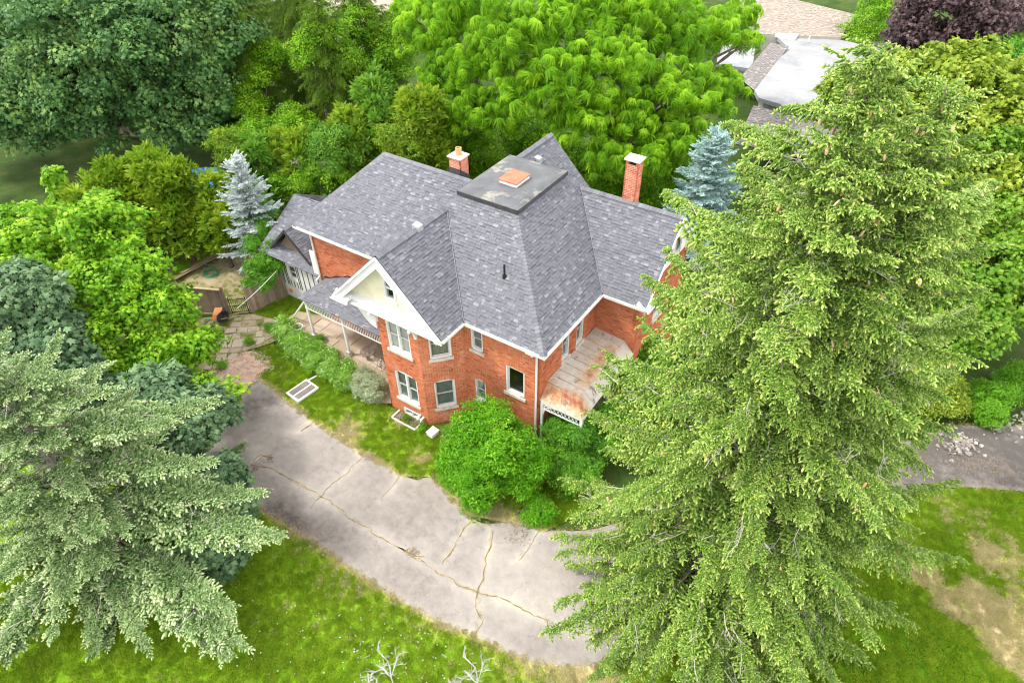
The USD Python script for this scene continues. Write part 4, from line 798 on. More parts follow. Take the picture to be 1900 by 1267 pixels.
for i in range(4):
    a, b = i / 4, (i + 1) / 4; sheet_panel('skirt_panel', [(.02 + 1.96 * a, .0, m_top - .62), (.02 + 1.96 * b - .01, .0, m_top - .62), (.02 + 1.48 * b - .008, .55, m_top - .03 - .085 * b), (.02 + 1.48 * a, .55, m_top - .03 - .085 * a)], 5, 7)
m = MB(); m.hexa([(.03, .56, m_top - .09), (1.48, .56, m_top - .2), (1.48, 4.64, m_top - .2), (.03, 4.64, m_top - .09)], [(.03, .56, m_top - .035), (1.48, .56, m_top - .145), (1.48, 4.64, m_top - .145), (.03, 4.64, m_top - .035)]); part(house, 'porch_roof_boards', m, 'wood')
m = MB(); m.box((.05, .02, 3.16), (1.98, .10, 3.30)); m.box((1.88, .1, 3.16), (1.98, 4.66, 3.30)); m.box((.03, .1, 3.22), (1.88, 4.64, 3.27)); part(house, 'porch_beam', m, 'white')
for x, y in ((1.93, .06), (1.93, 2.4), (1.93, 4.5), (.1, .06)):
    po = MB(); po.box((x - .05, y - .05, .9), (x + .05, y + .05, 3.16)); po.box((x - .07, y - .07, 1.0), (x + .07, y + .07, 1.06)); pq = part(house, 'porch_post', po, 'white'); pb = MB(); pb.box((x - .1, y - .1, .12), (x + .1, y + .1, .9)); part(pq, 'post_foot', pb, 'white')
    for dx, dy in (((0, 1),) if x > 1 else ((1, 0),)):
        W = Wall((x, y), (x + dx, y + dy), 0, 1); t = np.linspace(0, math.pi / 2, 9); p = Polygon([(.05, 3.16), (.65, 3.16)] + [(.65 - .55 * math.sin(a), 3.1 - .55 * (1 - math.cos(a))) for a in t] + [(.05, 2.5)]).buffer(0).difference(Point(.2, 2.98).buffer(.07)); m = MB(); W.extr(m, p, -.02, .02); part(house, 'porch_bracket', m, 'white')
m = MB()
for i in range(10): m.bar((.1 + .17 * i, .05, 2.86), (.27 + .17 * i, .05, 3.16), .02); m.bar((.27 + .17 * i, .055, 2.86), (.1 + .17 * i, .055, 3.16), .02)
m.box((.08, .03, 2.82), (1.9, .08, 2.86)); part(house, 'porch_lattice', m, 'white')
m = MB(); m.box((.03, -.1, .0), (2.2, 4.64, .14)); part(house, 'porch_floor', m, 'stone')

# ---- the white annex with black battens
A_F = Wall((-18.55, 1.96), (-14.52, 1.96), 0, 2.86); wo = sbox(1.02, 1.42, 1.72, 2.36); m = MB(); A_F.extr(m, sbox(0, 0, A_F.L, 2.86).difference(wo), -.15, 0); A_L = Wall((-18.55, 8.2), (-18.55, 1.97), 0, 2.86); A_L.box(m, 0, A_L.L - .02, -.15, 0, 0, 2.86); part(house, 'annex_wall', m, 'white', label='white annex wall')
for u in (.12, .34, .56, .82, .94, 1.80, 1.93, 2.26, 2.68, 3.1, 3.5, 3.84): m = MB(); A_F.box(m, u - .022, u + .022, -.001, .018, .92, 2.84); part(house, 'batten', m, 'batten')
for u in (1.1, 1.36, 1.62):
    m = MB(); A_F.box(m, u - .02, u + .02, -.001, .018, .92, 1.30); part(house, 'batten', m, 'batten'); m = MB(); A_F.box(m, u - .02, u + .02, -.001, .018, 2.5, 2.84); part(house, 'batten', m, 'batten')
window(A_F, 1.02, 1.72, 1.42, 2.36, sill=False, label='annex window between black battens')
roof_mb = MB(); SA = []
slope([(-19.2, 1.62, 2.82), (-14.55, 1.62, 2.82), (-14.55, 5.2, 4.75), (-19.4, 5.0, 4.65)], store=SA, base_mb=roof_mb)
slope([(-19.2, 8.6, 2.82), (-19.2, 1.62, 2.82), (-19.4, 5.0, 4.65)], store=SA, base_mb=roof_mb)
slope([(-15.35, 2.0, 3.1), (-15.35, 4.6, 3.1), (-16.95, 4.9, 4.68), (-16.95, 2.0, 4.68)], store=SA, base_mb=roof_mb)
slope([(-18.55, 4.6, 3.1), (-18.55, 2.0, 3.1), (-16.95, 2.0, 4.68), (-16.95, 4.9, 4.68)], store=SA, base_mb=roof_mb)
caps((-16.95, 2.0, 4.7), (-16.95, 4.9, 4.7), store=SA, w=.22)
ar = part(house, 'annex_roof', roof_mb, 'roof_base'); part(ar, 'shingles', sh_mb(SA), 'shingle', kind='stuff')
DG = Wall((-18.4, 2.32), (-15.5, 2.32), 3, 5); m = MB(); DG.extr(m, Polygon([(.2, 3.1), (2.7, 3.1), (1.45, 4.42)]), -.05, 0); part(house, 'dormer_face', m, 'wood', label='bare wooden gable face of the annex')
for s in (-1, 1): m = board((-16.95 + s * 1.6, 3.08), (-16.95, 4.66), .02, .16, 1.94, 1.99, 0); part(house, 'dormer_board', m, 'dark_metal')
m = MB(); m.box((-14.9, 1.72, 2.9), (-14.56, 1.77, 4.3)); part(house, 'annex_flashing', m, 'white')
v = gp(580, 374, 4.55); m = MB(); m.box((v[0] - .2, v[1] - .1, 4.5), (v[0] + .2, v[1] + .1, 4.66)); part(house, 'annex_vent', m, 'black')
m = MB(); A_F.box(m, .82, 1.02, .0, .1, .45, .62); part(house, 'wall_outlet', m, 'terracotta')
# ------------------------------------------------------------------ leaf clumps
def leaf_quad(m, p, d, up, l, w, t0, t1, fold=.25):
    """one pointed leaf from p along d, folded along its midrib"""
    s = norm(np.cross(d, up)); n = np.cross(s, d); a = p + d * l * .45
    m.add([p, a + s * w / 2 + n * fold * w * .5, p + d * l, a - s * w / 2 + n * fold * w * .5], [[0, 1, 2], [0, 2, 3]], [t0, t0, t1, t0])
def leaf_lobed(m, p, d, up, l, t0):
    """a broad lobed leaf"""
    s = norm(np.cross(d, up)); n = np.cross(s, d); o = p + d * l * .3
    pts = [p]; 
    for a, r in ((-115, .5), (-80, .3), (-50, .72), (-25, .42), (0, .78), (25, .42), (50, .72), (80, .3), (115, .5)):
        a = math.radians(a); pts.append(o + (d * math.cos(a) + s * math.sin(a)) * r * l + n * (-.12 * r * l * abs(math.sin(a))))
    k = len(pts); m.add([o + n * .04 * l] + pts, [[0, i, i + 1] for i in range(1, k)] + [[0, k, 1]], [t0] + [t0 + .1] * k)
def broad_clump(seed, n=70, R=.5, size=.12, kind='quad', flat=.5, hang=.35, ratio=.55, fleck=0):
    r = np.random.default_rng(seed); m = MB()
    for _ in range(n):
        v = norm(r.normal(size=3)); q = v * R * r.uniform(.25, 1.) ** .6; q[2] = abs(q[2]) * flat * (1 if r.random() < .8 else -1)
        d = norm(np.array([q[0], q[1], 0]) * r.uniform(.4, 1.6) / R + r.normal(size=3) * .35 + [0, 0, -hang]); up = norm(np.array([q[0] * .6, q[1] * .6, 1.0]) + r.normal(size=3) * .28)
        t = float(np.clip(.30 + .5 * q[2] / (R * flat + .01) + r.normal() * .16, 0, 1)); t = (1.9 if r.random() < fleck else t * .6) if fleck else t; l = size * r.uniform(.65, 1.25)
        (leaf_lobed(m, q, d, up, l, t) if kind == 'lobed' else leaf_quad(m, q, d, up, l, l * ratio, t, min(1, t + .15)))
    return ('leaf_clump', *m.arrays())
def frond_rosette(seed, n=10, L=.66, pairs=9):
    """long compound leaves that arch out of a shoot and droop"""
    r = np.random.default_rng(seed); m = MB()
    for k in range(n):
        a = 6.283 * k / n + r.uniform(-.25, .25); h = np.array([math.cos(a), math.sin(a), 0]); l = L * r.uniform(.7, 1.1); rise = r.uniform(.15, .5); t = np.linspace(0, 1, pairs + 1)
        ax = [h * l * .8 * (u - .25 * u * u) + np.array([0, 0, l * (rise * u - 1.05 * u * u * (1 - .2 * rise))]) for u in t]
        for i in range(1, pairs + 1):
            d = norm(ax[i] - ax[i - 1]); s = norm(np.cross(d, [0, 0, 1])); ll = l * .24 * (1 - .55 * abs(t[i] - .45))
            for sg in (-1, 1):
                dd = norm(s * sg * .8 + d * .55 + np.array([0, 0, -.55]) + r.normal(size=3) * .08); leaf_quad(m, ax[i], dd, norm(np.cross(dd, d) * sg * (1 if np.cross(dd, d)[2] * sg > 0 else -1) + [0, 0, .4]), ll, ll * .24, .25 + .55 * (1 - t[i]) + r.uniform(-.1, .1), .7 - .3 * t[i])
        m.add([ax[0], ax[pairs // 2] + s * .008, ax[-1]], [[0, 1, 2]], .9)
    return ('frond_clump', *m.arrays())
def scale_spray(seed, n=16, R=.5):
    """flat ferny cedar sprays fanned upward"""
    r = np.random.default_rng(seed); m = MB()
    for _ in range(n):
        a = r.uniform(0, 6.283); h = np.array([math.cos(a), math.sin(a), 0]); p = h * R * r.uniform(0, .55) + [0, 0, r.uniform(-.1, .25) * R]; d = norm(h * r.uniform(.4, 1) + [0, 0, r.uniform(.1, .9)]); s = norm(np.cross(d, norm(r.normal(size=3)))); l = R * r.uniform(.5, .9)
        for i in range(7):
            u = .1 + .13 * i; q = p + d * l * u
            for sg in (-1, 1): dd = norm(d * .8 + s * sg); leaf_quad(m, q, dd, np.cross(dd, d) * sg, l * .34 * (1.1 - u), l * .12, .25 + .6 * u, .4 + .6 * u, 0)
        leaf_quad(m, p, d, np.cross(d, s), l * 1.05, l * .1, .3, 1., 0)
    return ('scale_spray', *m.arrays())
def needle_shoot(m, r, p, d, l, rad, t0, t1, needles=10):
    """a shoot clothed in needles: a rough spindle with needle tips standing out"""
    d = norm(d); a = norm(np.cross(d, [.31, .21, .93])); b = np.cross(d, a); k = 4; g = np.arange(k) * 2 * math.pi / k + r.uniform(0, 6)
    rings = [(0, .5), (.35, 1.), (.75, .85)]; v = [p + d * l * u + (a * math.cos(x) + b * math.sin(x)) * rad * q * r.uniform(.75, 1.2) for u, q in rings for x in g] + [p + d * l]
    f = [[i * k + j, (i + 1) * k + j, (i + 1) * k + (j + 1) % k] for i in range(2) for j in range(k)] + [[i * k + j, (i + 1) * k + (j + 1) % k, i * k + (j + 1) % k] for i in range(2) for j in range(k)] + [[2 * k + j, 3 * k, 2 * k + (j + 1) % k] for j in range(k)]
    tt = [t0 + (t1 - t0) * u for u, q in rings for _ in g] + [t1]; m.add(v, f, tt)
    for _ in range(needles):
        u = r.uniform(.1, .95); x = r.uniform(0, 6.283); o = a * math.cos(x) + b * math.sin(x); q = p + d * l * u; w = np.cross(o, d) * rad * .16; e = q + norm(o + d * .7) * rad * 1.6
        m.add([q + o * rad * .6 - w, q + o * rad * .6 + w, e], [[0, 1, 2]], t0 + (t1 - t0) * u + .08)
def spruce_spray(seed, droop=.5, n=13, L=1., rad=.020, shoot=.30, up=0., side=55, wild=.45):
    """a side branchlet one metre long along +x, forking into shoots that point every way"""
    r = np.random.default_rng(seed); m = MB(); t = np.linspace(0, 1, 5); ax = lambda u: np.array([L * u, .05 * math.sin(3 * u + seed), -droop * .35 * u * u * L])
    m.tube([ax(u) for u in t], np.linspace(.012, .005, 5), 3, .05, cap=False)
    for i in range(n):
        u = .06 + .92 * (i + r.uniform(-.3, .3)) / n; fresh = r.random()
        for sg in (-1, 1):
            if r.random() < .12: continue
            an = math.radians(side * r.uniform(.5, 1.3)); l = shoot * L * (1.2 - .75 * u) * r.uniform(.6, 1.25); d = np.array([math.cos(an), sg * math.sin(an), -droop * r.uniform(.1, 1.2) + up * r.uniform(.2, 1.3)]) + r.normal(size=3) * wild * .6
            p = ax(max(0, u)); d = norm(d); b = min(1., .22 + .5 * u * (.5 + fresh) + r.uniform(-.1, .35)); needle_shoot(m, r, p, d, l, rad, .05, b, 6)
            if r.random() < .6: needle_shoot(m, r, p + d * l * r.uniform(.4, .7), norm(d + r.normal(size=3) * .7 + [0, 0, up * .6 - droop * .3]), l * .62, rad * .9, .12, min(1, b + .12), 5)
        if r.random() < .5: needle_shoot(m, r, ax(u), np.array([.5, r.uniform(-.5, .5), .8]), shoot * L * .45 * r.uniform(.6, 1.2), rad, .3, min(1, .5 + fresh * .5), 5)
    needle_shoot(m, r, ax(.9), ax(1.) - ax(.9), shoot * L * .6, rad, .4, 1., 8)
    return ('needle_spray', *m.arrays())
def bare_twig(seed):
    r = np.random.default_rng(seed); m = MB()
    def grow(p, d, l, w, dep):
        q = p + d * l; m.add([p - [0, w, 0], p + [0, w, 0], q + [0, w * .5, 0], q - [0, w * .5, 0]], [[0, 1, 2], [0, 2, 3]], r.uniform(.2, 1)); m.add([p - [0, 0, w], p + [0, 0, w], q], [[0, 1, 2]], r.uniform(.2, 1))
        if dep:
            for _ in range(3): grow(p + d * l * r.uniform(.4, 1), norm(d + r.normal(size=3) * .6), l * .6, w * .6, dep - 1)
    grow(np.zeros(3), np.array([1., 0, -.1]), .45, .010, 2); return ('bare_twig', *m.arrays())

QUAD = [broad_clump(i, 70, .5, .15) for i in range(4)]
SMALL = [broad_clump(10 + i, 70, .42, .125, ratio=.5, hang=.2) for i in range(4)]
LOBED = [broad_clump(20 + i, 40, .5, .235, 'lobed', flat=.42, hang=.45) for i in range(4)]
FROND = [frond_rosette(30 + i, 9 + i) for i in range(4)]
CEDAR = [scale_spray(40 + i) for i in range(4)]
LONG = [broad_clump(50 + i, 70, .5, .19, ratio=.36, hang=.6) for i in range(4)]
FLECK = [broad_clump(55 + i, 75, .42, .13, ratio=.5, hang=.2, fleck=.13) for i in range(4)]
NORWAY = [spruce_spray(60 + i, .7, 7, rad=.037, shoot=.32) for i in range(4)]
PICEA = [spruce_spray(70 + i, .12, 9, up=.55, rad=.034, shoot=.28, wild=.35) for i in range(4)]
GREYP = [spruce_spray(75 + i, .12, 7, up=.55, rad=.043, shoot=.33, wild=.4) for i in range(4)]
LOBED_S = [broad_clump(25 + i, 52, .5, .17, 'lobed', flat=.45, hang=.4) for i in range(4)]
HEMLOCK = [spruce_spray(80 + i, .9, 14, rad=.016, shoot=.34) for i in range(3)]

def rot_about(v, ax, ang):
    c, s = np.cos(ang)[:, None], np.sin(ang)[:, None]; return v * c + np.cross(ax, v) * s + ax * np.sum(ax * v, -1, keepdims=True) * (1 - c)
def limb(mb, a, b, r0, r1, seed, sag=.12, n=6, sides=6):
    r = np.random.default_rng(seed); a, b = np.asarray(a, float), np.asarray(b, float); t = np.linspace(0, 1, n)[:, None]; L = np.linalg.norm(b - a)
    p = a + (b - a) * t + np.array([0, 0, sag * L]) * np.sin(t * math.pi) * .6; p[1:-1] += r.normal(size=(n - 2, 3)) * L * .03; mb.tube(p, np.linspace(r0, r1, n), sides)
def broadleaf(name, label, base, blobs, protos, look, density=5., csize=1., trunk=.22, lean=(0, 0), group=None, seed=1, inner=.3, cat='tree', trunks=1, lower=-.35, bark='bark', crown='crown', outward=.6, clump_j=.42, lump=1.25):
    """a tapered trunk, limbs to every mass of the crown, and leaf clumps spread over and through those masses"""
    r = np.random.default_rng(seed); base = np.array([base[0], base[1], 0.]); t = thing(name, label, cat, base, group)
    B = [(np.asarray(c, float), np.asarray(R if np.ndim(R) else (R, R, R * .8), float)) for c, R in blobs]
    ctr = np.mean([c for c, _ in B], 0); zlow = min(c[2] - R[2] for c, R in B); fork = np.array([base[0] * .6 + ctr[0] * .4, base[1] * .6 + ctr[1] * .4, max(.4, min(zlow + .6, ctr[2] * .6))])
    m = MB()
    for k in range(trunks):
        off = np.array([r.normal() * .25 * (trunks > 1), r.normal() * .25 * (trunks > 1), 0]); m.tube([base + off + [0, 0, -.1], base + off * .8 + [0, 0, .25], base * .55 + fork * .45 + r.normal(size=3) * .08 * [1, 1, 0], fork], [trunk * 1.35, trunk, trunk * .85, trunk * .7], 9)
    part(t, 'trunk', m, bark, smooth=True); m = MB()
    for i, (c, R) in enumerate(B):
        limb(m, fork - [0, 0, .2], c, trunk * .55, trunk * .15, seed * 31 + i)
        for k in range(4): e = c + norm(r.normal(size=3) + [0, 0, .3]) * R * .8; limb(m, c - (c - fork) * .25, e, trunk * .22, .012, seed * 77 + i * 7 + k, .05, 5, 4)
    part(t, 'limbs', m, bark, smooth=True)
    P, Nn = [], []
    for i, (c, R) in enumerate(B):
        area = 4 * math.pi * ((R[0] * R[1]) ** 1.6 / 3 * 1 + (R[0] * R[2]) ** 1.6 / 3 + (R[1] * R[2]) ** 1.6 / 3) ** (1 / 1.6); n = int(area * density / csize ** 2)
        v = norm(r.normal(size=(n, 3))); keep = v[:, 2] > lower - r.random(n) * .5; v = v[keep]
        K_ = max(7, int(area / (lump * lump * 1.2))); sd = norm(r.normal(size=(K_, 3))); amp = r.uniform(.86, 1.16, K_); dots = v @ sd.T; near = dots.argmax(1); ang = np.arccos(np.clip(dots.max(1), -1, 1)) / (1.15 * math.sqrt(4 / K_))
        bump = (1.04 - .34 * np.clip(ang, 0, 1.3) ** 2) * amp[near] * (.9 + .3 * (meshkit.fbm((c + v * R) * .6 + seed, 2, seed) - .4))
        rad = np.where(r.random(len(v)) < inner, r.uniform(.45, .85, len(v)), r.uniform(.92, 1.05, len(v))) * bump
        p = c + v * R * rad[:, None]; ok = np.ones(len(p), bool)
        for j, (c2, R2) in enumerate(B):
            if j != i: ok &= np.sum(((p - c2) / R2) ** 2, 1) > .55
        nn_ = norm(norm(v / R) * .6 + norm(v - sd[near] * dots.max(1)[:, None]) * np.clip(ang, 0, 1)[:, None] * .7)
        ok &= p[:, 2] > .12; P.append(p[ok]); Nn.append(nn_[ok])
    P, Nn = np.vstack(P), np.vstack(Nn); n = len(P)
    Z = norm(Nn * outward + np.array([0, 0, 1.]) * .75 + r.normal(size=(n, 3)) * clump_j); X = norm(np.cross(Z, r.normal(size=(n, 3))))
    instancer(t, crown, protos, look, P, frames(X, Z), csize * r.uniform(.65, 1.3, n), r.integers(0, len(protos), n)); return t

def conifer(name, label, base, h, radius, protos, look, whorl=.45, per=6, droop=.35, rise=.15, tip_up=.25, spray=.75, step=.16, trunk=.25, bare=.6, seed=1, bark='spruce_bark', cones=0, twigs=0, group=None, power=.85, lean=(0., 0.), shape=None, skip=.06, hang=.0, zmin=None, cone_top=.55, width=.5, reach=(), vary=.22):
    r = np.random.default_rng(seed); base = np.array([base[0], base[1], 0.]); t = thing(name, label, 'tree', base, group); lean = np.array([*lean, 0.])
    ax = lambda z: base + lean * (z / h) ** 1.5 + np.array([0, 0, z]); m = MB(); zz = np.linspace(-.1, h * .985, 14)
    m.tube([ax(max(z, 0)) + [0, 0, min(z, 0)] for z in zz], trunk * np.clip(1 - zz / h, 0.01, 1) ** 1.15 + .008, 9); part(t, 'trunk', m, bark, smooth=True); m = MB()
    P, X, Z, S, tipsP, TW, TWd = [], [], [], [], [], [], []
    z = bare; k = 0
    todo = [(np.asarray(q, float), None) for q in reach]
    while z < h - .15 or todo:
        far = todo.pop()[0] if todo else None
        u = z / h; R = radius * (shape(u) if shape else (1 - u) ** power)
        for i in range(1 if far is not None else per if R > .6 else max(3, per - 2)):
            if far is None and r.random() < skip: continue
            a = 6.283 * (i / per) + k * 1.1 + r.normal() * .22; z0 = z + r.uniform(-.5, .5) * whorl; L = max(.18, R * r.uniform(.94 - vary, .94 + vary)); hdir = np.array([math.cos(a), math.sin(a), 0])
            ri = rise + .6 * u ** 3 + r.normal() * .06; q = np.linspace(0, 1, 8); dr = droop * (1 - .5 * u) * r.uniform(.6, 1.35)
            if far is not None:
                dv_ = far - ax(min(far[2], h * .97)); L = np.linalg.norm(dv_[:2]); hdir = np.array([dv_[0] / L, dv_[1] / L, 0]); ri, dr = rise, droop * .8; z0 = min(h * .98, far[2] - L * (ri - dr * 1.1 + tip_up))
            pts = ax(min(z0, h * .98)) + hdir * (L * q)[:, None] + np.array([0, 0, 1.]) * (L * (ri * q - dr * q ** 2 * 1.1 + tip_up * q ** 3))[:, None]
            pts[2:] += r.normal(size=3) * .03 * L
            pts[:, 2] = np.maximum(pts[:, 2], .15)
            m.tube(pts, np.linspace(.010 + .0065 * L, .005, 8), 4, cap=False)
            n = max(2, int(L / step)); s = np.linspace((.34 if L > 2 else .16) if L > 1 else .05, 1., n); s = np.clip(s + r.normal(size=n) * .02, .03, 1)
            pos = np.stack([np.interp(s, q, pts[:, j]) for j in range(3)], 1); dirs = norm(np.stack([np.interp(s, q, np.gradient(pts[:, j])) for j in range(3)], 1)); up = np.tile([0, 0, 1.], (n, 1))
            for sg in (-1, 1):
                ang = sg * np.radians(r.uniform(38, 72, n) * (1 - .45 * s)); d = rot_about(dirs, up, ang); d[:, 2] -= hang * r.uniform(.3, 1.2, n); P.append(pos); X.append(norm(d)); Z.append(norm(up + r.normal(size=(n, 3)) * .22)); S.append(spray * r.uniform(.65, 1.2, n) * np.clip(.45 + width * (1 - s) * L / 2.2, .28, 1.15))
            d = dirs + r.normal(size=(n, 3)) * .15; P.append(pos); X.append(norm(d)); Z.append(norm(up + r.normal(size=(n, 3)) * .3)); S.append(spray * r.uniform(.4, .75, n))
            tipsP.append(pos[-max(1, n // 2):]); 
            if L > 1: TW.append(pos[:max(1, 2 * n // 3)]); TWd.append(dirs[:max(1, 2 * n // 3)])
        if far is None: z += whorl * (1 - .45 * u); k += 1
    top = ax(h * .97); P.append(np.tile(top, (14, 1)) - [[0, 0, .1 * i] for i in range(14)]); d = r.normal(size=(14, 3)) * .5 + [0, 0, .7]; X.append(norm(d)); Z.append(np.tile([1., 0, 0], (14, 1))); S.append(np.linspace(.35, .6, 14))
    part(t, 'branches', m, bark)
    P, X, Z, S = np.vstack(P), np.vstack(X), np.vstack(Z), np.concatenate(S); n = len(P)
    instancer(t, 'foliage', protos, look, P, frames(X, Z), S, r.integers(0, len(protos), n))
    if twigs and TW:
        a, b = np.vstack(TW), np.vstack(TWd); w = r.integers(0, len(a), twigs); b = norm(b[w] + r.normal(size=(twigs, 3)) * .6); instancer(t, 'bare_twigs', [bare_twig(i) for i in (1, 2, 3)], 'twig', a[w] + r.normal(size=(twigs, 3)) * .1 + [0, 0, .06], frames(b, np.tile([0, 0, 1.], (twigs, 1))), r.uniform(.6, 1.45, twigs) * np.clip(1.5 - a[w][:, 2] / h, .45, 1), r.integers(0, 3, twigs))
    if cones:
        tp = np.vstack(tipsP); wgt = np.clip(tp[:, 2] / h - .15, .01, 1) ** 1.6; w = r.choice(len(tp), cones, replace=False, p=wgt / wgt.sum())
        cm = trimesh.creation.revolve(np.array([[0, -.115], [.014, -.11], [.027, -.085], [.031, -.05], [.028, -.012], [.018, .01], [0, .015]]), sections=7)
        for i in w:
            o = tp[i] + r.normal(size=3) * [.16, .16, .05] + [0, 0, -.08]; v = np.array(cm.vertices) * r.uniform(.7, 1.0); v[:, 2] *= 1.25; an = r.normal(size=2) * .25; v = v + np.c_[v[:, 2] * an[0], v[:, 2] * an[1], 0 * v[:, 2]]; part(t, 'cone', MB().add(v + o, cm.faces), 'cone', smooth=True)
    return t
def at(px, py, z): return gp(px, py, z)
def bl(*L): return [(at(a, b, z), R) for a, b, z, R in L]

# ------------------------------------------------------------------ foreground spruces
sp_shape = lambda u: min((1 - u) ** .62, 1.75 * (1 - u)) * (1 if u > .1 else .75 + 2.5 * u)
REACH_A = [at(*q) for q in ((1185, 495, 11.3), (1385, 218, 16.8), (1360, 320, 15), (1250, 345, 13.8), (1150, 655, 8.2), (1100, 760, 6.3), (1065, 880, 4.6), (1050, 1000, 3.6), (1045, 1120, 2.6), (1090, 1190, 2.), (1480, 185, 18), (1220, 560, 9.6), (1105, 668, 7.4), (1135, 700, 7.0), (1238, 470, 11.2), (1285, 515, 10.6), (1235, 535, 10.2), (1262, 565, 9.8), (1215, 610, 9.0), (1300, 430, 12))]
REACH_B = [at(*q) for q in ((1845, 300, 14), (1850, 545, 9.8), (1755, 885, 4.2), (1755, 1060, 3.0), (1800, 660, 7.6), (1770, 190, 17), (1830, 400, 12), (1700, 800, 5.), (1690, 1150, 2.5))]
REACH_C = [at(*q) for q in ((500, 1032, 3.2), (472, 912, 4.4), (390, 745, 6.8), (215, 722, 8.4), (440, 1175, 1.8), (135, 694, 9), (430, 1120, 2.4), (380, 850, 5.6), (410, 1240, 1.2), (300, 790, 7.), (470, 1000, 3.6))]
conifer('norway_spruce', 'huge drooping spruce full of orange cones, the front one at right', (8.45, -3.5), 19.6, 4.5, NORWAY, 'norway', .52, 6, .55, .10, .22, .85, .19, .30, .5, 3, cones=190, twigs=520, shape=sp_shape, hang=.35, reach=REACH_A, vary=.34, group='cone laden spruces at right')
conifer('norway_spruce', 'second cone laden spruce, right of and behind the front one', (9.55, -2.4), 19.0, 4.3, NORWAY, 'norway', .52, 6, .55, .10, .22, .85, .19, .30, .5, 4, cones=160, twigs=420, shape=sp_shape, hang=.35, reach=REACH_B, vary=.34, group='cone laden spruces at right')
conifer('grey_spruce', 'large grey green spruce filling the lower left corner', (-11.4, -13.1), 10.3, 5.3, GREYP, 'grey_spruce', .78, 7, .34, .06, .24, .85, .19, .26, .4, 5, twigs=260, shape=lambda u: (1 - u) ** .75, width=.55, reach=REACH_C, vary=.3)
# ------------------------------------------------------------------ left side
broadleaf('dark_maple', 'dark blue green maple at the left edge above the grey spruce', (-20.6, -10.4), bl((40, 560, 6.2, 1.9), (110, 640, 4.6, 1.7), (20, 660, 4.5, 2.0), (150, 720, 3.2, 1.5), (40, 740, 3., 1.8)), LOBED, 'dark_maple', 5.5, .9, .18, seed=11, group='dark maples at the left edge')
broadleaf('dark_maple', 'dark blue green maple overhanging the left end of the drive', (-12.9, -10.2), bl((290, 745, 4.0, 1.45), (365, 770, 3.4, 1.2), (255, 800, 3.2, 1.3), (330, 845, 2.5, 1.2), (390, 740, 3.4, .7)), LOBED, 'dark_maple', 6, .85, .13, seed=12, group='dark maples at the left edge')
broadleaf('dark_maple', 'lowest dark maple beside the lawn, behind the grey spruce tips', (-9.6, -10.4), bl((410, 890, 2.4, 1.15), (430, 960, 1.9, 1.0), (360, 930, 2.2, 1.1), (390, 1030, 1.3, 1.0)), LOBED, 'dark_maple', 6, .8, .11, seed=13, group='dark maples at the left edge')
broadleaf('bright_maple', 'bright yellow green maple left of the garden path', (-25.9, -6.6), bl((60, 450, 6.2, 2.0), (180, 430, 6.6, 2.1), (110, 540, 5.4, 2.0), (230, 510, 5.6, 1.9), (180, 610, 4.2, 1.8), (290, 580, 4.2, 1.7), (310, 650, 3.2, 1.4), (230, 680, 2.9, 1.4), (375, 640, 3.2, .9), (20, 420, 6.4, 1.3), (410, 735, 2.0, .75), (360, 720, 2.2, 1.0), (30, 500, 5.6, 1.6)), LOBED_S, 'bright_maple', 4.2, .95, .2, seed=14, lump=1.0)
for i, (px, py, z, lab) in enumerate(((100, 305, 5.4, 'thin young maple sprouting above the bright maple at left'),)):
    c = at(px, py + 30, z); broadleaf('young_maple', lab, (c[0] + .3, c[1] + .2), [(c, (.5, .5, .9)), (c + [0, 0, -1.2], (.7, .7, .8))], LOBED, 'bright_maple', 5, .7, .05, seed=15)
hl = ['leftmost clipped cedar of the rounded hedge row', 'second cedar from the left in the hedge row', 'third cedar of the hedge, the broadest', 'fourth cedar of the hedge, in front of the blue pool', 'last cedar of the hedge beside the silver spruce']
for i, (px, py, z, R) in enumerate(((165, 375, 4.4, 1.5), (225, 335, 4.8, 1.6), (290, 320, 5.2, 1.7), (326, 332, 5.0, 1.35), (398, 345, 4.4, .95))):
    c = at(px, py, z); d = at(px + 12, py + 90, 2.3); broadleaf('cedar', hl[i], (d[0], d[1]), [(c, (R, R, R * .9)), (c * .5 + d * .5, (R * 1.15, R * 1.15, R)), (d, (R * 1.2, R * 1.2, 1.7))], CEDAR, 'cedar', 6.5, .95, .12, seed=20 + i, inner=.2, outward=1., lower=-.6, group='cedars of the hedge row')
conifer('silver_spruce', 'slim silvery white spruce beside the annex', (-21.0, 3.0), 7.4, 2.0, GREYP, 'silver', .40, 6, .15, .15, .15, .80, .17, .10, .3, 31, shape=lambda u: (1 - u) ** .8, skip=.14, vary=.4)
broadleaf('ash_sapling', 'green sapling between the silver spruce and the annex', (-19.2, 1.9), bl((472, 378, 3.9, .6), (495, 400, 3.6, .55), (462, 410, 3.5, .5), (488, 430, 3.2, .7), (470, 455, 2.9, .6), (505, 455, 2.9, .55), (488, 480, 2.5, .7), (470, 500, 2.1, .55), (510, 495, 2.1, .55), (492, 520, 1.6, .6), (450, 380, 3.9, .35), (520, 475, 2.5, .4), (465, 525, 1.5, .45), (480, 350, 4.2, .35)), LONG, 'ash', 5., .62, .07, seed=32, lump=.5)
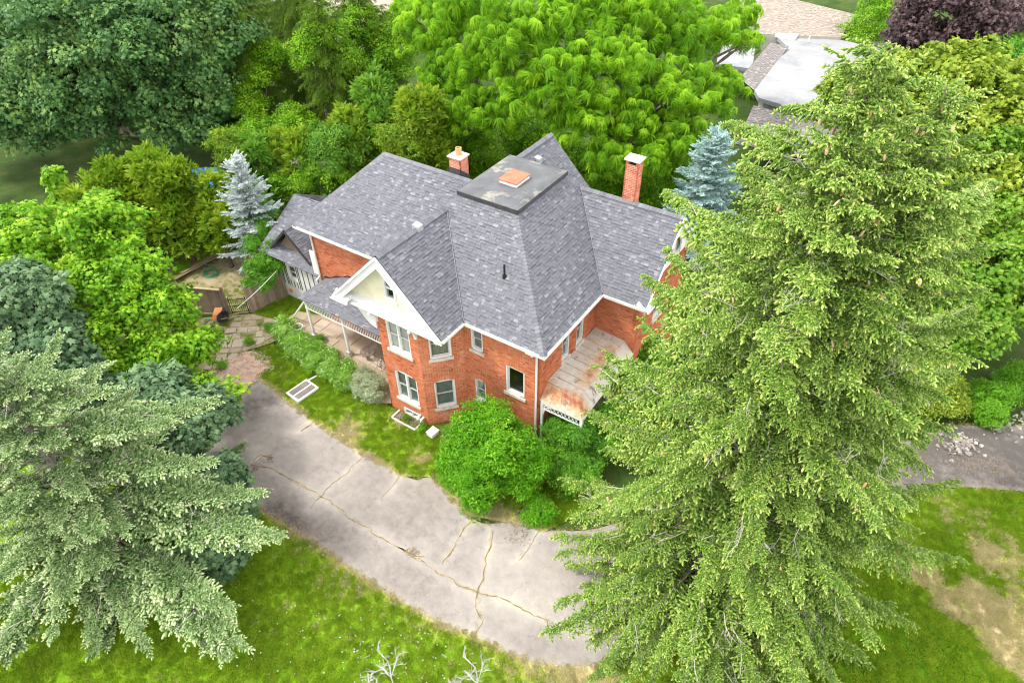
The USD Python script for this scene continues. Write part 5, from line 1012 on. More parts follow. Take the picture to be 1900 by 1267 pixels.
# ------------------------------------------------------------------ behind the house, left to right
dm = ['deep green maple at the far left edge', 'tall deep green maple over the dark fence', 'deep green maple beside the yellow green conifers']
broadleaf('deep_maple', dm[0], (-52, 6.5), bl((-20, 60, 9, 4.2), (40, 150, 6.5, 3.6), (-30, 190, 5, 3.6), (60, 230, 3.6, 2.8), (20, 20, 10, 3.6)), LOBED_S, 'deep_maple', 3.4, 1.3, .3, seed=41, group='deep green maples at top left')
broadleaf('deep_maple', dm[1], (-47.5, 10), bl((150, 30, 10.5, 4.2), (210, 110, 8, 4.2), (120, 130, 7.6, 3.4), (170, 200, 5, 3.4), (240, 215, 3.8, 2.9), (215, 30, 10, 3.8)), LOBED_S, 'deep_maple', 3.4, 1.3, .3, seed=42, group='deep green maples at top left')
broadleaf('deep_maple', dm[2], (-43, 14), bl((320, 40, 10, 4.), (370, 120, 7.5, 3.6), (310, 160, 6, 3.4), (350, 220, 4, 3.0), (400, 60, 9, 3.4), (280, 60, 10, 3.4)), LOBED_S, 'deep_maple', 3.4, 1.3, .3, seed=43, group='deep green maples at top left')
con = [((-37.5, 18), 13.5, 3.2, 'left yellow green hemlock with drooping sprays'), ((-32.5, 19.0), 14.5, 3.4, 'middle hemlock behind the vine covered trees'), ((-28.0, 20.5), 13.5, 3.2, 'right hemlock next to the drooping leaved giant'), ((-40, 24), 14.5, 3.2, 'hemlock at the back, against the pale house'), ((-33.5, 13.5), 12.5, 3.4, 'nearest hemlock, left of the other conifers'), ((-26.5, 15.5), 12.0, 3.2, 'nearest hemlock, behind the cedars above the left roof')]
for i, (b, h, R, lab) in enumerate(con): conifer('hemlock', lab, b, h, R, HEMLOCK, 'hemlock', .62, 6, .5, .12, .1, 1.15, .34, .2, .8, 50 + i, shape=lambda u: (1 - u) ** .6, hang=.5, skip=.12, bark='bark', group='hemlocks behind the house')
vt = [((470, 130, 6.5, 1.8), (450, 190, 5, 1.6), (510, 100, 7.4, 1.6)), ((580, 90, 8.5, 1.8), (600, 60, 9.5, 1.5), (640, 110, 7.5, 1.6)), ((480, 250, 3.8, 1.8), (540, 230, 4.2, 1.7), (440, 260, 3.6, 1.3)), ((690, 60, 8, 2.2), (720, 110, 6.5, 2.2), (660, 40, 9, 1.8), (740, 60, 7.6, 2.))]
vl = ['vine covered tree in yellow green leaf at the left of the thicket', 'pale green vine leaves climbing high in the hemlocks', 'light green bush over the cedars left of the roof', 'mid green leafy tree touching the drooping leaved giant']
for i, bs in enumerate(vt): c = at(*bs[0][:3]); broadleaf('leafy_tree', vl[i], (c[0] + .8, c[1] - 1.2), bl(*bs), QUAD, 'vine', 4.2, 1.05, .13, seed=60 + i, group='leafy trees in the thicket behind the house')
cl_ = [(430, 285, 4.6, 1.6), (480, 300, 4.2, 1.5), (555, 280, 4.6, 1.7), (615, 285, 4.8, 1.8), (655, 240, 5.4, 1.8), (700, 235, 5.4, 1.7), (750, 265, 5.2, 1.7), (700, 190, 6.2, 1.8), (780, 210, 6.5, 1.7), (520, 320, 3.4, 1.3)]
cn = ['bushy cedar behind the silver spruce', 'cedar with dead twigs left of the annex roof', 'cedar above the annex ridge', 'dark cedar at the left hip of the roof', 'cedar rising behind the left roof corner', 'cedar over the middle of the left ridge', 'cedar left of the squat chimney', 'taller cedar in the second row', 'cedar under the drooping fronds', 'low cedar against the annex roof']
for i, (px, py, z, R) in enumerate(cl_):
    c = at(px, py, z); broadleaf('garden_cedar', cn[i], (c[0] + .3, c[1] - .3), [(c, (R, R, R * 1.1)), ((c[0] + .2, c[1] - .2, max(1.6, z - 2.2)), (R * 1.15, R * 1.15, 1.9))], CEDAR if i % 3 else SMALL, 'cedar_green' if i % 2 else 'cedar', 6, 1.0, .12, seed=70 + i, inner=.2, outward=1., lower=-.6, group='cedars behind the left roof')
broadleaf('elder_bush', 'bright leafed bush rising against the annex ridge', (-19.5, 7.4), bl((590, 320, 3.8, 1.0), (560, 340, 3.4, 1.0), (620, 330, 3.8, .8), (530, 345, 3.2, .8)), SMALL, 'vine', 6, .9, .07, seed=85)
# the giant with drooping compound leaves: two crowns
wb1 = bl((800, 60, 9.5, 2.7), (870, 20, 11.5, 2.8), (900, 110, 9.2, 2.8), (830, 150, 7.2, 2.5), (960, 60, 11.4, 2.8), (900, 200, 6.6, 2.4), (980, 160, 8.8, 2.6), (820, 220, 5.6, 1.9), (760, 190, 6.2, 1.6), (780, 10, 10.6, 2.3))
wb2 = bl((1060, 30, 12, 3.), (1150, 20, 12, 3.), (1060, 130, 10, 2.8), (1150, 120, 10, 2.9), (1240, 60, 10.6, 2.8), (1080, 220, 7.4, 2.5), (1170, 210, 7.6, 2.5), (1250, 160, 8.6, 2.5), (1320, 60, 9.8, 2.2), (1310, 180, 7.6, 2.0), (1260, 250, 6.4, 2.1), (1370, 30, 9.8, 1.7), (1200, 290, 5.6, 1.8), (1390, 75, 8.8, 1.1), (1350, 150, 7.8, 1.5), (1120, 280, 6., 1.8))
broadleaf('walnut_tree', 'left half of the bright giant with drooping compound leaves', (-17.5, 19.0), wb1, FROND, 'walnut', 3.6, 1.0, .35, seed=91, inner=.3, outward=.6, group='drooping leaved trees behind the house')
broadleaf('walnut_tree', 'right half of the bright giant with drooping compound leaves', (-8.5, 20.5), wb2, FROND, 'walnut', 3.6, 1.0, .4, seed=92, inner=.3, outward=.6, group='drooping leaved trees behind the house')
conifer('blue_spruce', 'small powder blue spruce behind the wing gable', (-.1, 18.0), 8.1, 2.9, GREYP, 'blue_spruce', .42, 7, .15, .12, .15, .85, .18, .12, .3, 95, shape=lambda u: (1 - u) ** .8)
# undergrowth that closes the view under the giant's crowns
for i, (px, py, z, R) in enumerate(((830, 262, 3.2, 1.6), (890, 262, 3.0, 1.7), (1000, 250, 2.6, 1.8), (1120, 330, 2.2, 1.7), (1200, 350, 1.8, 1.6), (1270, 330, 1.6, 1.6), (1060, 290, 2.4, 1.7), (1230, 290, 2.4, 1.8), (960, 225, 2.6, 1.9))):
    c = at(px, py, z); broadleaf('understory_bush', ['shaded bush right of the squat chimney', 'shaded bush behind the ridge by the squat chimney', 'shaded bush behind the back gable', 'shaded bush left of the tall chimney', 'shaded bush right of the tall chimney', 'shaded bush beside the powder blue spruce', 'shaded bush behind the right side of the back gable', 'shaded bush in the second row right of the tall chimney', 'shaded bush deep under the left giant'][i], (c[0], c[1]), [(c, (R, R, 1.5)), (c * [1, 1, 0] + [.3, .3, 1.], (R, R, 1.))], QUAD, 'walnut', 4.5, 1.1, .06, seed=140 + i, cat='shrub', trunks=3, group='undergrowth behind the house')
# right side
broadleaf('yellow_maple', 'large olive green maple behind the spruce tops', (12.5, 22.0), bl((1620, 170, 10, 2.2), (1700, 160, 10.5, 2.2), (1790, 140, 11., 2.0), (1840, 220, 9.6, 2.4), (1740, 240, 9, 2.6), (1660, 250, 8.4, 2.4), (1820, 320, 7.6, 2.6), (1740, 340, 7, 2.6), (1860, 400, 6.4, 2.2), (1570, 180, 9.4, 1.5), (1880, 170, 10, 2.2), (1890, 270, 8.6, 2.4), (1880, 350, 7., 2.2), (1700, 420, 5.6, 2.4), (1800, 440, 5.4, 2.4)), LOBED_S, 'yellow_maple', 4.2, 1.05, .32, seed=101)
broadleaf('green_maple', 'dark green maple at the right edge over the gravel', (18.5, 18.5), bl((1890, 300, 8.4, 2.4), (1880, 470, 5.4, 2.3), (1840, 520, 4.6, 2.0), (1900, 560, 3.8, 1.9), (1810, 600, 3.6, 1.5), (1870, 400, 6.6, 2.2), (1780, 540, 4.4, 1.7)), LOBED_S, 'right_maple', 4.6, 1.0, .26, seed=102)
broadleaf('copper_beech', 'purple leaved tree in the top right corner', (8, 49), bl((1720, 40, 8, 3.2), (1790, 20, 9, 3.4), (1780, 80, 6, 3.0), (1700, 90, 5.4, 2.2), (1850, 50, 7.5, 3.2), (1840, 110, 5, 2.4)), LOBED_S, 'purple', 3.4, 1.25, .3, seed=103)
broadleaf('garden_tree', 'fresh green tree between the beige roof and the purple tree', (4.5, 62), bl((1640, 25, 5.5, 2.6), (1610, 60, 4, 2.2), (1660, 70, 3.4, 2.0)), QUAD, 'vine', 3.6, 1.2, .18, seed=104)
broadleaf('garden_tree', 'bluish green tree at the right edge below the purple tree', (16.5, 40), bl((1885, 150, 6, 2.2), (1900, 210, 4.4, 2.2), (1890, 100, 7, 2.0)), QUAD, 'porch_shrub', 3.8, 1.1, .18, seed=105)
broadleaf('round_shrub', 'rounded yellow green shrub beside the stone heap', (13.6, 12.0), bl((1740, 710, 1.3, 1.1), (1700, 700, 1.4, 1.0), (1760, 740, .9, .9), (1720, 740, .8, .9)), QUAD, 'yellow_maple', 7, .7, .06, seed=106, cat='shrub', trunks=3)
for i, (px, py, R, lab) in enumerate(((1840, 730, .8, 'bright ferny bush near the road bend'), (1885, 700, .9, 'bright ferny bush at the right edge above the stones'), (1830, 770, .5, 'small bright ferny plant against the stone border'))):
    c = at(px, py, .6); broadleaf('fern_bush', lab, (c[0], c[1]), [(c, (R, R, .7)), (c + [.4, .1, .1], (R * .8, R * .8, .6))], LONG, 'fern', 7, .6, .04, seed=110 + i, cat='shrub', trunks=3, crown='leaves', group='ferny bushes at the road bend')
# front of the house
broadleaf('lilac', 'bright green rounded lilac in front of the house corner', (-1.1, -2.6), bl((905, 790, 2.9, 1.25), (870, 830, 2.2, 1.1), (950, 830, 2.2, 1.15), (900, 880, 1.5, 1.2), (860, 880, 1.3, .9), (960, 880, 1.5, .95), (985, 850, 1.9, .8), (890, 920, .8, .8), (840, 850, 1.7, .6), (915, 850, 2.3, 1.2)), SMALL, 'lilac', 8.5, .8, .07, seed=121, lump=.95, cat='shrub', trunks=4, lower=-.7)
broadleaf('porch_bush', 'leafy bush against the front of the rusty porch', (1.1, -.55), bl((1035, 800, 1.6, .75), (1030, 850, 1.0, .8), (1055, 830, 1.2, .7), (1090, 790, 1.6, .8), (1072, 800, 2.4, .62), (1042, 795, 2.2, .55), (1085, 770, 2.7, .4)), SMALL, 'porch_shrub', 8, .75, .05, seed=122, lump=.6, cat='shrub', trunks=4, lower=-.7, group='bushes round the rusty porch')
broadleaf('porch_bush', 'second leafy bush below the porch by the spruce', (2.2, -.7), bl((1080, 860, 1.0, .9), (1110, 820, 1.4, .9), (1060, 890, .7, .7), (1130, 780, 1.8, .9)), SMALL, 'porch_shrub', 8, .75, .05, seed=123, lump=.6, cat='shrub', trunks=4, lower=-.7, group='bushes round the rusty porch')
broadleaf('porch_bush', 'leafy bush at the wing corner beyond the porch', (3.0, 3.9), bl((1190, 700, 2.0, 1.0), (1180, 740, 1.4, 1.0), (1220, 660, 2.4, 1.0)), SMALL, 'porch_shrub', 7, .8, .05, seed=124, lump=.6, cat='shrub', trunks=4, lower=-.7, group='bushes round the rusty porch')
broadleaf('small_bush', 'small bright bush at the edge of the drive', (1.55, -2.6), bl((1000, 938, .55, .55), (990, 955, .35, .45), (1012, 950, .4, .42)), SMALL, 'lilac', 10, .6, .03, seed=125, lump=.6, cat='shrub', trunks=3, lower=-.7)
hd = [(528, 608, .75, 'hedge', 'first white flecked bush of the porch hedge, at the path end'), (560, 640, .8, 'hedge', 'second white flecked bush, by the left porch post'), (600, 668, .85, 'hedge', 'third white flecked bush of the porch hedge'), (640, 692, .8, 'hedge', 'fourth white flecked bush, by the right porch post'), (672, 705, .78, 'variegated', 'pale variegated bush next to the hedge'), (694, 719, .62, 'variegated', 'pale variegated bush against the brick bay'), (540, 625, .6, 'hedge', 'low white flecked bush in front of the first'), (580, 655, .7, 'hedge', 'white flecked bush between the porch posts'), (622, 682, .7, 'hedge', 'white flecked bush just left of the right post')]
for i, (px, py, R, lk, lab) in enumerate(hd):
    c = at(px, py, .55); broadleaf('hedge_bush', lab, (c[0], c[1]), [(c, (R, R, .6)), (c + [.25, -.12, -.1], (R * .8, R * .8, .5))], FLECK if lk == 'hedge' else SMALL, lk, 9, .55, .03, seed=130 + i, lump=.45, cat='shrub', trunks=3, lower=-.8, crown='leaves', group='bushes of the porch hedge')

wd = [(412, 676, .22, 'weeds at the corner of the crushed brick patch'), (352, 648, .4, 'weeds beside the path under the maple leaves'), (462, 632, .22, 'weeds sprouting between the path stones'), (500, 605, .2, 'weeds by the upper path stones'), (640, 690, .25, 'weeds at the foot of the right porch post'), (688, 700, .3, 'tall weed on the patio by the wicker chair'), (595, 628, .22, 'weeds at the foot of the left porch post'), (785, 790, .13, 'weeds by the window well'), (752, 775, .13, 'weeds left of the window well'), (835, 800, .3, 'dry weeds beside the lilac'), (338, 500, .5, 'leafy weeds below the planks'), (1110, 548, .16, 'weeds growing in the roof gutter corner')]
for i, (px, py, R, lab) in enumerate(wd):
    hz = .25 if i < 11 else 6.25; c = at(px, py, hz)
    if i < 11: broadleaf('weed_plant', lab, (c[0], c[1]), [(c, (R, R, R * .8))], LONG if i % 2 else SMALL, 'vine' if i % 3 else 'porch_shrub', 10, .4, .015, seed=160 + i, lump=.3, cat='plant', trunks=3, lower=-.8, crown='leaves', group='weeds about the yard')
# ------------------------------------------------------------------ fences, small things
def boardfence(name, label, A, B, h, cap=True, n=None, look='fence_wood'):
    A, B = np.array(A, float), np.array(B, float); t = thing(name, label, 'fence', (A[0], A[1], 0), 'fences of the yard'); L = np.linalg.norm(B - A); W = Wall(A, B, 0, h); n = n or max(3, int(L / .16))
    for i in range(n): m = MB(); W.box(m, L * i / n + .006, L * (i + 1) / n - .006, -.012, .012 + rng.uniform(-.004, .004), .04, h - .12 + rng.uniform(-.015, .01)); part(t, 'board', m, look)
    for z in (.3, h - .3): m = MB(); W.box(m, 0, L, -.055, -.014, z, z + .08); part(t, 'rail', m, look)
    for u in (0, L): m = MB(); W.box(m, u - .06, u + .06, -.07, .06, 0, h + .06); part(t, 'post', m, look); p = W.P(u, 0, h + .06); q = MB(); q.hexa([p + [-.08, -.08, 0], p + [.08, -.08, 0], p + [.08, .08, 0], p + [-.08, .08, 0]], [p + [-.02, -.02, .07], p + [.02, -.02, .07], p + [.02, .02, .07], p + [-.02, .02, .07]]); part(t, 'post_cap', q, look)
    if cap: m = MB(); W.box(m, .06, L - .06, -.07, .07, h - .1, h - .05); part(t, 'top_board', m, 'pale_wood')
    return t
boardfence('wooden_fence', 'brown board fence with a pale top board left of the iron gate', (-22.2, -2.35), (-19.45, -1.05), 1.75)
boardfence('wooden_fence', 'low brown board fence end behind the bright maple leaves', (-24.6, -3.4), (-22.36, -2.42), 1.45)
boardfence('wooden_fence', 'weathered board fence between the gate and the white annex', (-18.55, -.25), (-18.1, 1.86), 1.7, cap=False)
boardfence('dark_fence', 'dark wooden fence under the tall deep green maples', (-52, 5.6), (-38, 14.5), 1.9, n=70)
gt = thing('iron_gate', 'black iron gate between the two wooden fences', 'gate', (-19.3, -.95, 0)); W = Wall((-19.32, -.95), (-18.66, -.36), 0, 1)
for u in (0, W.L): m = MB(); W.box(m, u - .02, u + .02, -.02, .02, 0, 1.15); part(gt, 'upright', m, 'black')
for z in (.12, .55, .98): m = MB(); W.box(m, 0, W.L, -.012, .012, z, z + .025); part(gt, 'rail', m, 'black')
for i in range(1, 8): m = MB(); u = W.L * i / 8; W.box(m, u - .008, u + .008, -.008, .008, .1, 1.05 + .1 * math.sin(i / 8 * math.pi)); part(gt, 'bar', m, 'black')
# line from the annex
m = MB(); a, b = at(524, 490, 2.2), at(440, 572, 1.9); q = [a + (b - a) * u + np.array([0, 0, -.10 * math.sin(u * math.pi)]) for u in np.linspace(0, 1, 12)]; m.tube(q, .016, 5); solo('clothes_line', m, 'white', 'white line slung from the annex window to the gate post', 'line')
# lumber, hose, chair, barrow
lm = thing('lumber_stack', 'long pale planks lying along the cedar hedge', 'lumber', (*at(360, 495, 0)[:2], 0)); A, B = at(312, 520, .25), at(418, 463, .25)
for i in range(5): o = np.array([.10 * (i % 3), -.16 * (i % 3), .07 * (i // 3)]); m = MB(); s = rng.uniform(-.2, .2); m.bar(A + o + (B - A) * (.06 * i + .02), B + o + (B - A) * (.04 * (i - 2)), .14, .045); part(lm, 'plank', m, 'pale_wood')
for u in (.15, .5, .85): m = MB(); p = A + (B - A) * u; m.box(p + [-.35, -.35, -.25], p + [.1, .1, -.05]); part(lm, 'bearer', m, 'wood')
hs = thing('garden_hose', 'coiled green hose on the sandy ground', 'hose', (*at(392, 505, 0)[:2], 0)); c = at(392, 507, .05); tt = np.linspace(0, 6.283 * 5, 120); m = MB(); m.tube(np.c_[c[0] + (.42 + .10 * np.sin(tt * .37)) * np.cos(tt), c[1] + (.36 + .08 * np.cos(tt * .53)) * np.sin(tt), .03 + .012 * tt / 6.28 + 0 * tt], .018, 5); part(hs, 'coil', m, 'green_hose', smooth=True)
m = MB(); m.tube([c + [.3, .2, 0], c + [-.3, .5, .1], at(373, 490, .3)], .018, 5); part(hs, 'free_end', m, 'green_hose')
ch = thing('orange_chair', 'orange garden chair tipped against the wooden fence', 'chair', (*at(405, 592, 0)[:2], 0)); c = at(404, 592, .0); X = norm(np.array([.9, .42, 0])); Yv = norm(np.array([-.42, .9, 0]))
m = MB(); m.hexa([c - X * .24 + [0, 0, .22], c + X * .24 + [0, 0, .30], c + X * .24 + Yv * .42 + [0, 0, .50], c - X * .24 + Yv * .42 + [0, 0, .42]], [c - X * .24 + [0, 0, .25], c + X * .24 + [0, 0, .33], c + X * .24 + Yv * .42 + [0, 0, .53], c - X * .24 + Yv * .42 + [0, 0, .45]]); part(ch, 'seat', m, 'orange')
m = MB(); m.hexa([c - X * .24 + [0, 0, .24], c + X * .24 + [0, 0, .32], c + X * .24 - Yv * .12 + [0, 0, -.0], c - X * .24 - Yv * .12 + [0, 0, -.0]], [c - X * .24 + Yv * .03 + [0, 0, .24], c + X * .24 + Yv * .03 + [0, 0, .32], c + X * .24 - Yv * .09 + [0, 0, 0], c - X * .24 - Yv * .09 + [0, 0, 0]]); part(ch, 'backrest', m, 'orange')
for a, b in ((-.22, 0), (.22, 0), (-.22, .42), (.22, .42)): m = MB(); m.bar(c + X * a + Yv * b + [0, 0, .02], c + X * a * .9 + Yv * b + [0, 0, .30 + b * .3], .025); part(ch, 'leg', m, 'grey_metal')
wb = thing('wheelbarrow', 'black wheelbarrow tray with pale handles by the fence', 'wheelbarrow', (*at(417, 592, 0)[:2], 0)); c = at(418, 592, .2)
bm = trimesh.creation.revolve(np.array([[0, 0], [.2, .0], [.36, .2], [.38, .2], [.21, -.02], [0, -.02]]), sections=14); bm.apply_transform(trimesh.transformations.rotation_matrix(.5, [1, 0, 0])); bm.apply_translation(c + [0, 0, .05]); m = MB(); m.tm(bm); part(wb, 'tray', m, 'black')
for s in (-1, 1): m = MB(); m.bar(c + np.array([-.2, .16 * s, .0]), c + np.array([.55, .2 * s + .35, .28]), .035); part(wb, 'handle', m, 'pale_wood')
wl = trimesh.creation.torus(.14, .04, major_sections=16, minor_sections=6); wl.apply_transform(trimesh.transformations.rotation_matrix(1.57, [1, 0, 0])); wl.apply_translation(c + [-.4, -.1, -.02]); m = MB(); m.tm(wl); part(wb, 'wheel', m, 'dark_metal')
# skylight frame on the grass
c = at(562, 727, 0); X = norm(np.array([.55, 1.05, 0])); X = norm(at(588, 722, 0) - at(552, 747, 0)); Yv = np.array([-X[1], X[0], 0]); fp = thing('window_frame', 'white frame with two grey panels lying on the grass strip', 'frame', (c[0], c[1], 0)); w, h = .62, .47
fr = MB(); o = lambda a, b, z: c + X * a + Yv * b + np.array([0, 0, z])
def slab(mb, a0, a1, b0, b1, z0, z1): mb.hexa([o(a0, b0, z0), o(a1, b0, z0), o(a1, b1, z0), o(a0, b1, z0)], [o(a0, b0, z1), o(a1, b0, z1), o(a1, b1, z1), o(a0, b1, z1)])
slab(fr, -w, w, -h, h, .02, .13); part(fp, 'frame', fr, 'white')
for b0, b1 in ((-h + .10, -.05), (.05, h - .10)): m = MB(); slab(m, -w + .10, w - .10, b0, b1, .132, .15); part(fp, 'panel', m, 'panel')
m = MB(); m.bar(at(572, 706, .06), at(588, 697, .06), .07); solo('white_board', m, 'white', 'short white board stuck in the hedge above the white frame', 'board')
# gas meter by the bay
gm = thing('gas_meter', 'grey gas meter with pipes left of the bay corner', 'meter', (*at(742, 752, 0)[:2], 0)); c = at(744, 742, .55)
m = MB(); m.box(c + [-.16, -.12, -.12], c + [.16, .1, .16]); m.box(c + [-.12, -.15, .0], c + [.12, -.12, .12]); part(gm, 'body', m, 'grey_metal')
m = MB(); sp = trimesh.creation.icosphere(2, .13); sp.vertices[:, 2] *= .6; sp.apply_translation(c + [-.36, -.02, .06]); m.tm(sp); part(gm, 'regulator', m, 'grey_metal')
m = MB(); m.tube([c + [-.36, -.02, .0], c + [-.36, -.02, -.5]], .03, 7); m.tube([c + [-.36, 0, .03], c + [-.2, 0, .25], c + [-.05, 0, .22], c + [-.05, 0, .1]], .025, 6); m.tube([c + [.08, 0, .1], c + [.08, .02, .26], c + [.25, .1, .2], c + [.25, .1, -.3]], .025, 6); part(gm, 'pipes', m, 'grey_metal', smooth=True)
# window well
ww = thing('window_well', 'concrete kerb round the sunken basement window', 'window well', (-6.0, -1.9, 0))
for a, b in (((-6.75, -1.45), (-6.75, -2.02)), ((-6.71, -2.02), (-5.35, -2.02)), ((-5.35, -1.98), (-5.35, -1.45))): m = MB(); m.bar((*a, .03), (*b, .03), .08, .14); part(ww, 'kerb', m, 'stone')
m = MB(); m.add([(-6.69, -1.98, .024), (-5.41, -1.98, .024), (-5.41, -1.43, .024), (-6.69, -1.43, .024)], [[0, 1, 2], [0, 2, 3]]); part(ww, 'gravel_bed', m, 'soil')
for i in range(12): v, f = chunk(200 + i, .7); m = MB(); m.add(v * rng.uniform(.04, .08) + [rng.uniform(-6.6, -5.5), rng.uniform(-1.9, -1.5), .05], f); part(ww, 'stone', m, 'cobble')
vp = thing('vent_pipes', 'white plastic vent pipes on the bay wall by the basement window', 'pipe', (-5.3, -1.5, 0))
for x, z in ((-5.48, .45), (-5.28, .40)): m = MB(); m.tube([(x, -1.40, z), (x, -1.58, z), (x, -1.62, z - .12)], .06, 8); part(vp, 'elbow', m, 'white', smooth=True)
c = at(803, 803, .1); bx = thing('white_box', 'white lidded box on the ground at the bay corner', 'box', (c[0], c[1], 0)); m = MB(); m.bar(c - X * .22 + [0, 0, .0], c + X * .22 + [0, 0, .0], .36, .2); part(bx, 'body', m, 'white'); m = MB(); m.bar(c - X * .24 + [0, 0, .12], c + X * .24 + [0, 0, .12], .40, .035); part(bx, 'lid', m, 'white')
# wicker chair and sticks on the porch
wc = thing('wicker_chair', 'round wicker chair on the left porch', 'chair', (*at(686, 655, 0)[:2], .06)); c = at(682, 652, .45)
m = MB()
for i in range(5): tr = trimesh.creation.torus(.36 - .055 * i, .022, major_sections=20, minor_sections=5); tr.apply_translation(c + [0, 0, -.03 * i]); m.tm(tr, rng.random())
part(wc, 'seat', m, 'wicker'); m = MB()
for i in range(3): tr = trimesh.creation.torus(.26 - .06 * i, .02, major_sections=18, minor_sections=5); tr.apply_transform(trimesh.transformations.rotation_matrix(1.1, [1, 0, 0])); tr.apply_translation(c + [.12, .34, .34]); m.tm(tr, rng.random())
part(wc, 'backrest', m, 'wicker')
for a in range(4): m = MB(); g_ = a * 1.57 + .6; m.tube([c + [.25 * math.cos(g_), .25 * math.sin(g_), -.05], c + [.3 * math.cos(g_), .3 * math.sin(g_), -.40]], .018, 5); part(wc, 'leg', m, 'wicker')
sk = thing('stick_pile', 'heap of grey sticks leaning in the porch corner by the bay', 'stick pile', (-8.9, .5, .05))
for i in range(60): m = MB(); a = np.array([rng.uniform(-9.8, -8.6), rng.uniform(.0, 1.2), .07]); b = a + np.array([rng.normal() * .35, rng.normal() * .35, rng.uniform(.3, 1.1)]); m.tube([a, (a + b) / 2 + rng.normal(size=3) * .05, b], [.014, .012, .006], 4, rng.random()); part(sk, 'stick', m, 'wicker')
hp = thing('white_hoop', 'white wire hoop standing in the porch hedge', 'hoop', (*at(552, 605, .5)[:2], 0)); c = at(552, 606, .75); m = MB(); tr = trimesh.creation.torus(.27, .02, major_sections=24, minor_sections=6); tr.apply_translation(c); m.tm(tr); part(hp, 'ring', m, 'white'); m = MB()
for i in range(3): g_ = i * 2.1; m.tube([c + [.26 * math.cos(g_), .26 * math.sin(g_), 0], c + [.2 * math.cos(g_), .2 * math.sin(g_), -.74]], .012, 4)
part(hp, 'legs', m, 'white')
# stones at the road bend
st = thing('stone_heap', 'heap of pale rounded stones in the bend of the right road', 'stones', (*at(1780, 825, 0)[:2], 0)); c0 = at(1780, 826, 0); ux, uy = norm(at(1815, 826, 0) - c0), norm(at(1775, 800, 0) - c0)
for i in range(130):
    a, b = rng.normal(size=2) * [.42, .3]; v, f = chunk(300 + i, .75); s = rng.uniform(.07, .15); m = MB(); m.add(v * s + c0 + ux * a + uy * b + [0, 0, .04 + .14 * math.exp(-(a * a + b * b) * 4) * rng.random()], f); part(st, 'stone', m, 'cobble')
sb = thing('stone_border', 'bed of small pale stones along the road at the right edge', 'stones', (*at(1880, 785, 0)[:2], 0)); A, B = at(1835, 792, 0), at(1935, 772, 0)
for i in range(140):
    u = rng.random(); v, f = chunk(500 + i, .75); m = MB(); m.add(v * rng.uniform(.05, .12) + A + (B - A) * u + np.array([rng.normal() * .3, rng.normal() * .4, .04]), f); part(sb, 'stone', m, 'cobble')
# pool behind the hedge
c = at(372, 385, .0); pl = thing('swimming_pool', 'round blue pool glimpsed through the cedar hedge', 'pool', (c[0], c[1], 0)); m = MB(); tb = trimesh.creation.annulus(2.1, 2.2, 1.2, sections=36); tb.apply_translation((c[0] - 1, c[1] + 1, .6)); m.tm(tb); part(pl, 'wall', m, 'blue'); m = MB(); dk = trimesh.creation.cylinder(2.12, .05, sections=36); dk.apply_translation((c[0] - 1, c[1] + 1, 1.05)); m.tm(dk); part(pl, 'water', m, 'blue')
# shed under the left maple
sd = thing('garden_shed', 'small shed with a pale roof under the bright maple', 'shed', (*at(212, 590, 0)[:2], 0)); c = at(212, 585, 2.0); m = MB(); m.box((c[0] - .8, c[1] - .5, 0), (c[0] + .8, c[1] + .7, 1.85)); part(sd, 'wall', m, 'siding'); m = MB(); m.hexa([(c[0] - .95, c[1] - .65, 1.86), (c[0] + .95, c[1] - .65, 1.86), (c[0] + .95, c[1] + .85, 2.05), (c[0] - .95, c[1] + .85, 2.05)], [(c[0] - .95, c[1] - .65, 1.92), (c[0] + .95, c[1] - .65, 1.92), (c[0] + .95, c[1] + .85, 2.11), (c[0] - .95, c[1] + .85, 2.11)]); part(sd, 'roof', m, 'white_roof'); m = MB(); m.box((c[0] + .1, c[1] - .52, .1), (c[0] + .7, c[1] - .505, 1.7)); part(sd, 'door', m, 'wood')

# ------------------------------------------------------------------ the neighbour's house
nb = thing('neighbour_house', 'low pale house with a white flat roof behind the spruce', 'house', (3.4, 39.8, 0)); ZR = 3.6
cor = [at(a, b, ZR) for a, b in ((1400, 168), (1462, 88), (1430, 58), (1500, 62), (1720, 108), (1740, 195), (1560, 225), (1408, 182))]
poly = Polygon([tuple(c[:2]) for c in cor]).buffer(0); cc = np.array(poly.exterior.coords)[:-1]
t_ = trimesh.creation.extrude_polygon(poly, .3, engine='earcut'); t_.apply_translation((0, 0, ZR - .3)); m = MB(); m.tm(t_); part(nb, 'flat_roof', m, 'white_roof'); t_ = trimesh.creation.extrude_polygon(poly.buffer(-.5), ZR - .3, engine='earcut'); m = MB(); m.tm(t_); part(nb, 'wall', m, 'siding')
t_ = trimesh.creation.extrude_polygon(Polygon([tuple(at(a, b, 3.)[:2]) for a, b in ((1335, 82), (1402, 84), (1396, 127), (1330, 118))]), .25, engine='earcut'); t_.apply_translation((0, 0, 2.7)); m = MB(); m.tm(t_); part(nb, 'flat_roof', m, 'white_roof')
def nb_slope(nm, pts, look, exp=.2):
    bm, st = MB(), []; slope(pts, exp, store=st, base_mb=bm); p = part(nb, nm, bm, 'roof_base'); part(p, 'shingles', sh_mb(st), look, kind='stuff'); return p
A0, A1, A2, A3 = at(1372, 62, 3.8), at(1560, 70, 3.8), at(1595, 8, 5.6), at(1372, -25, 5.6)
P = np.array([A0, A1, A2, A3]); n_ = norm(np.cross(P[1] - P[0], P[3] - P[0])); P[2] -= n_ * ((P[2] - P[0]) @ n_); nb_slope('beige_roof', P, 'beige_roof')
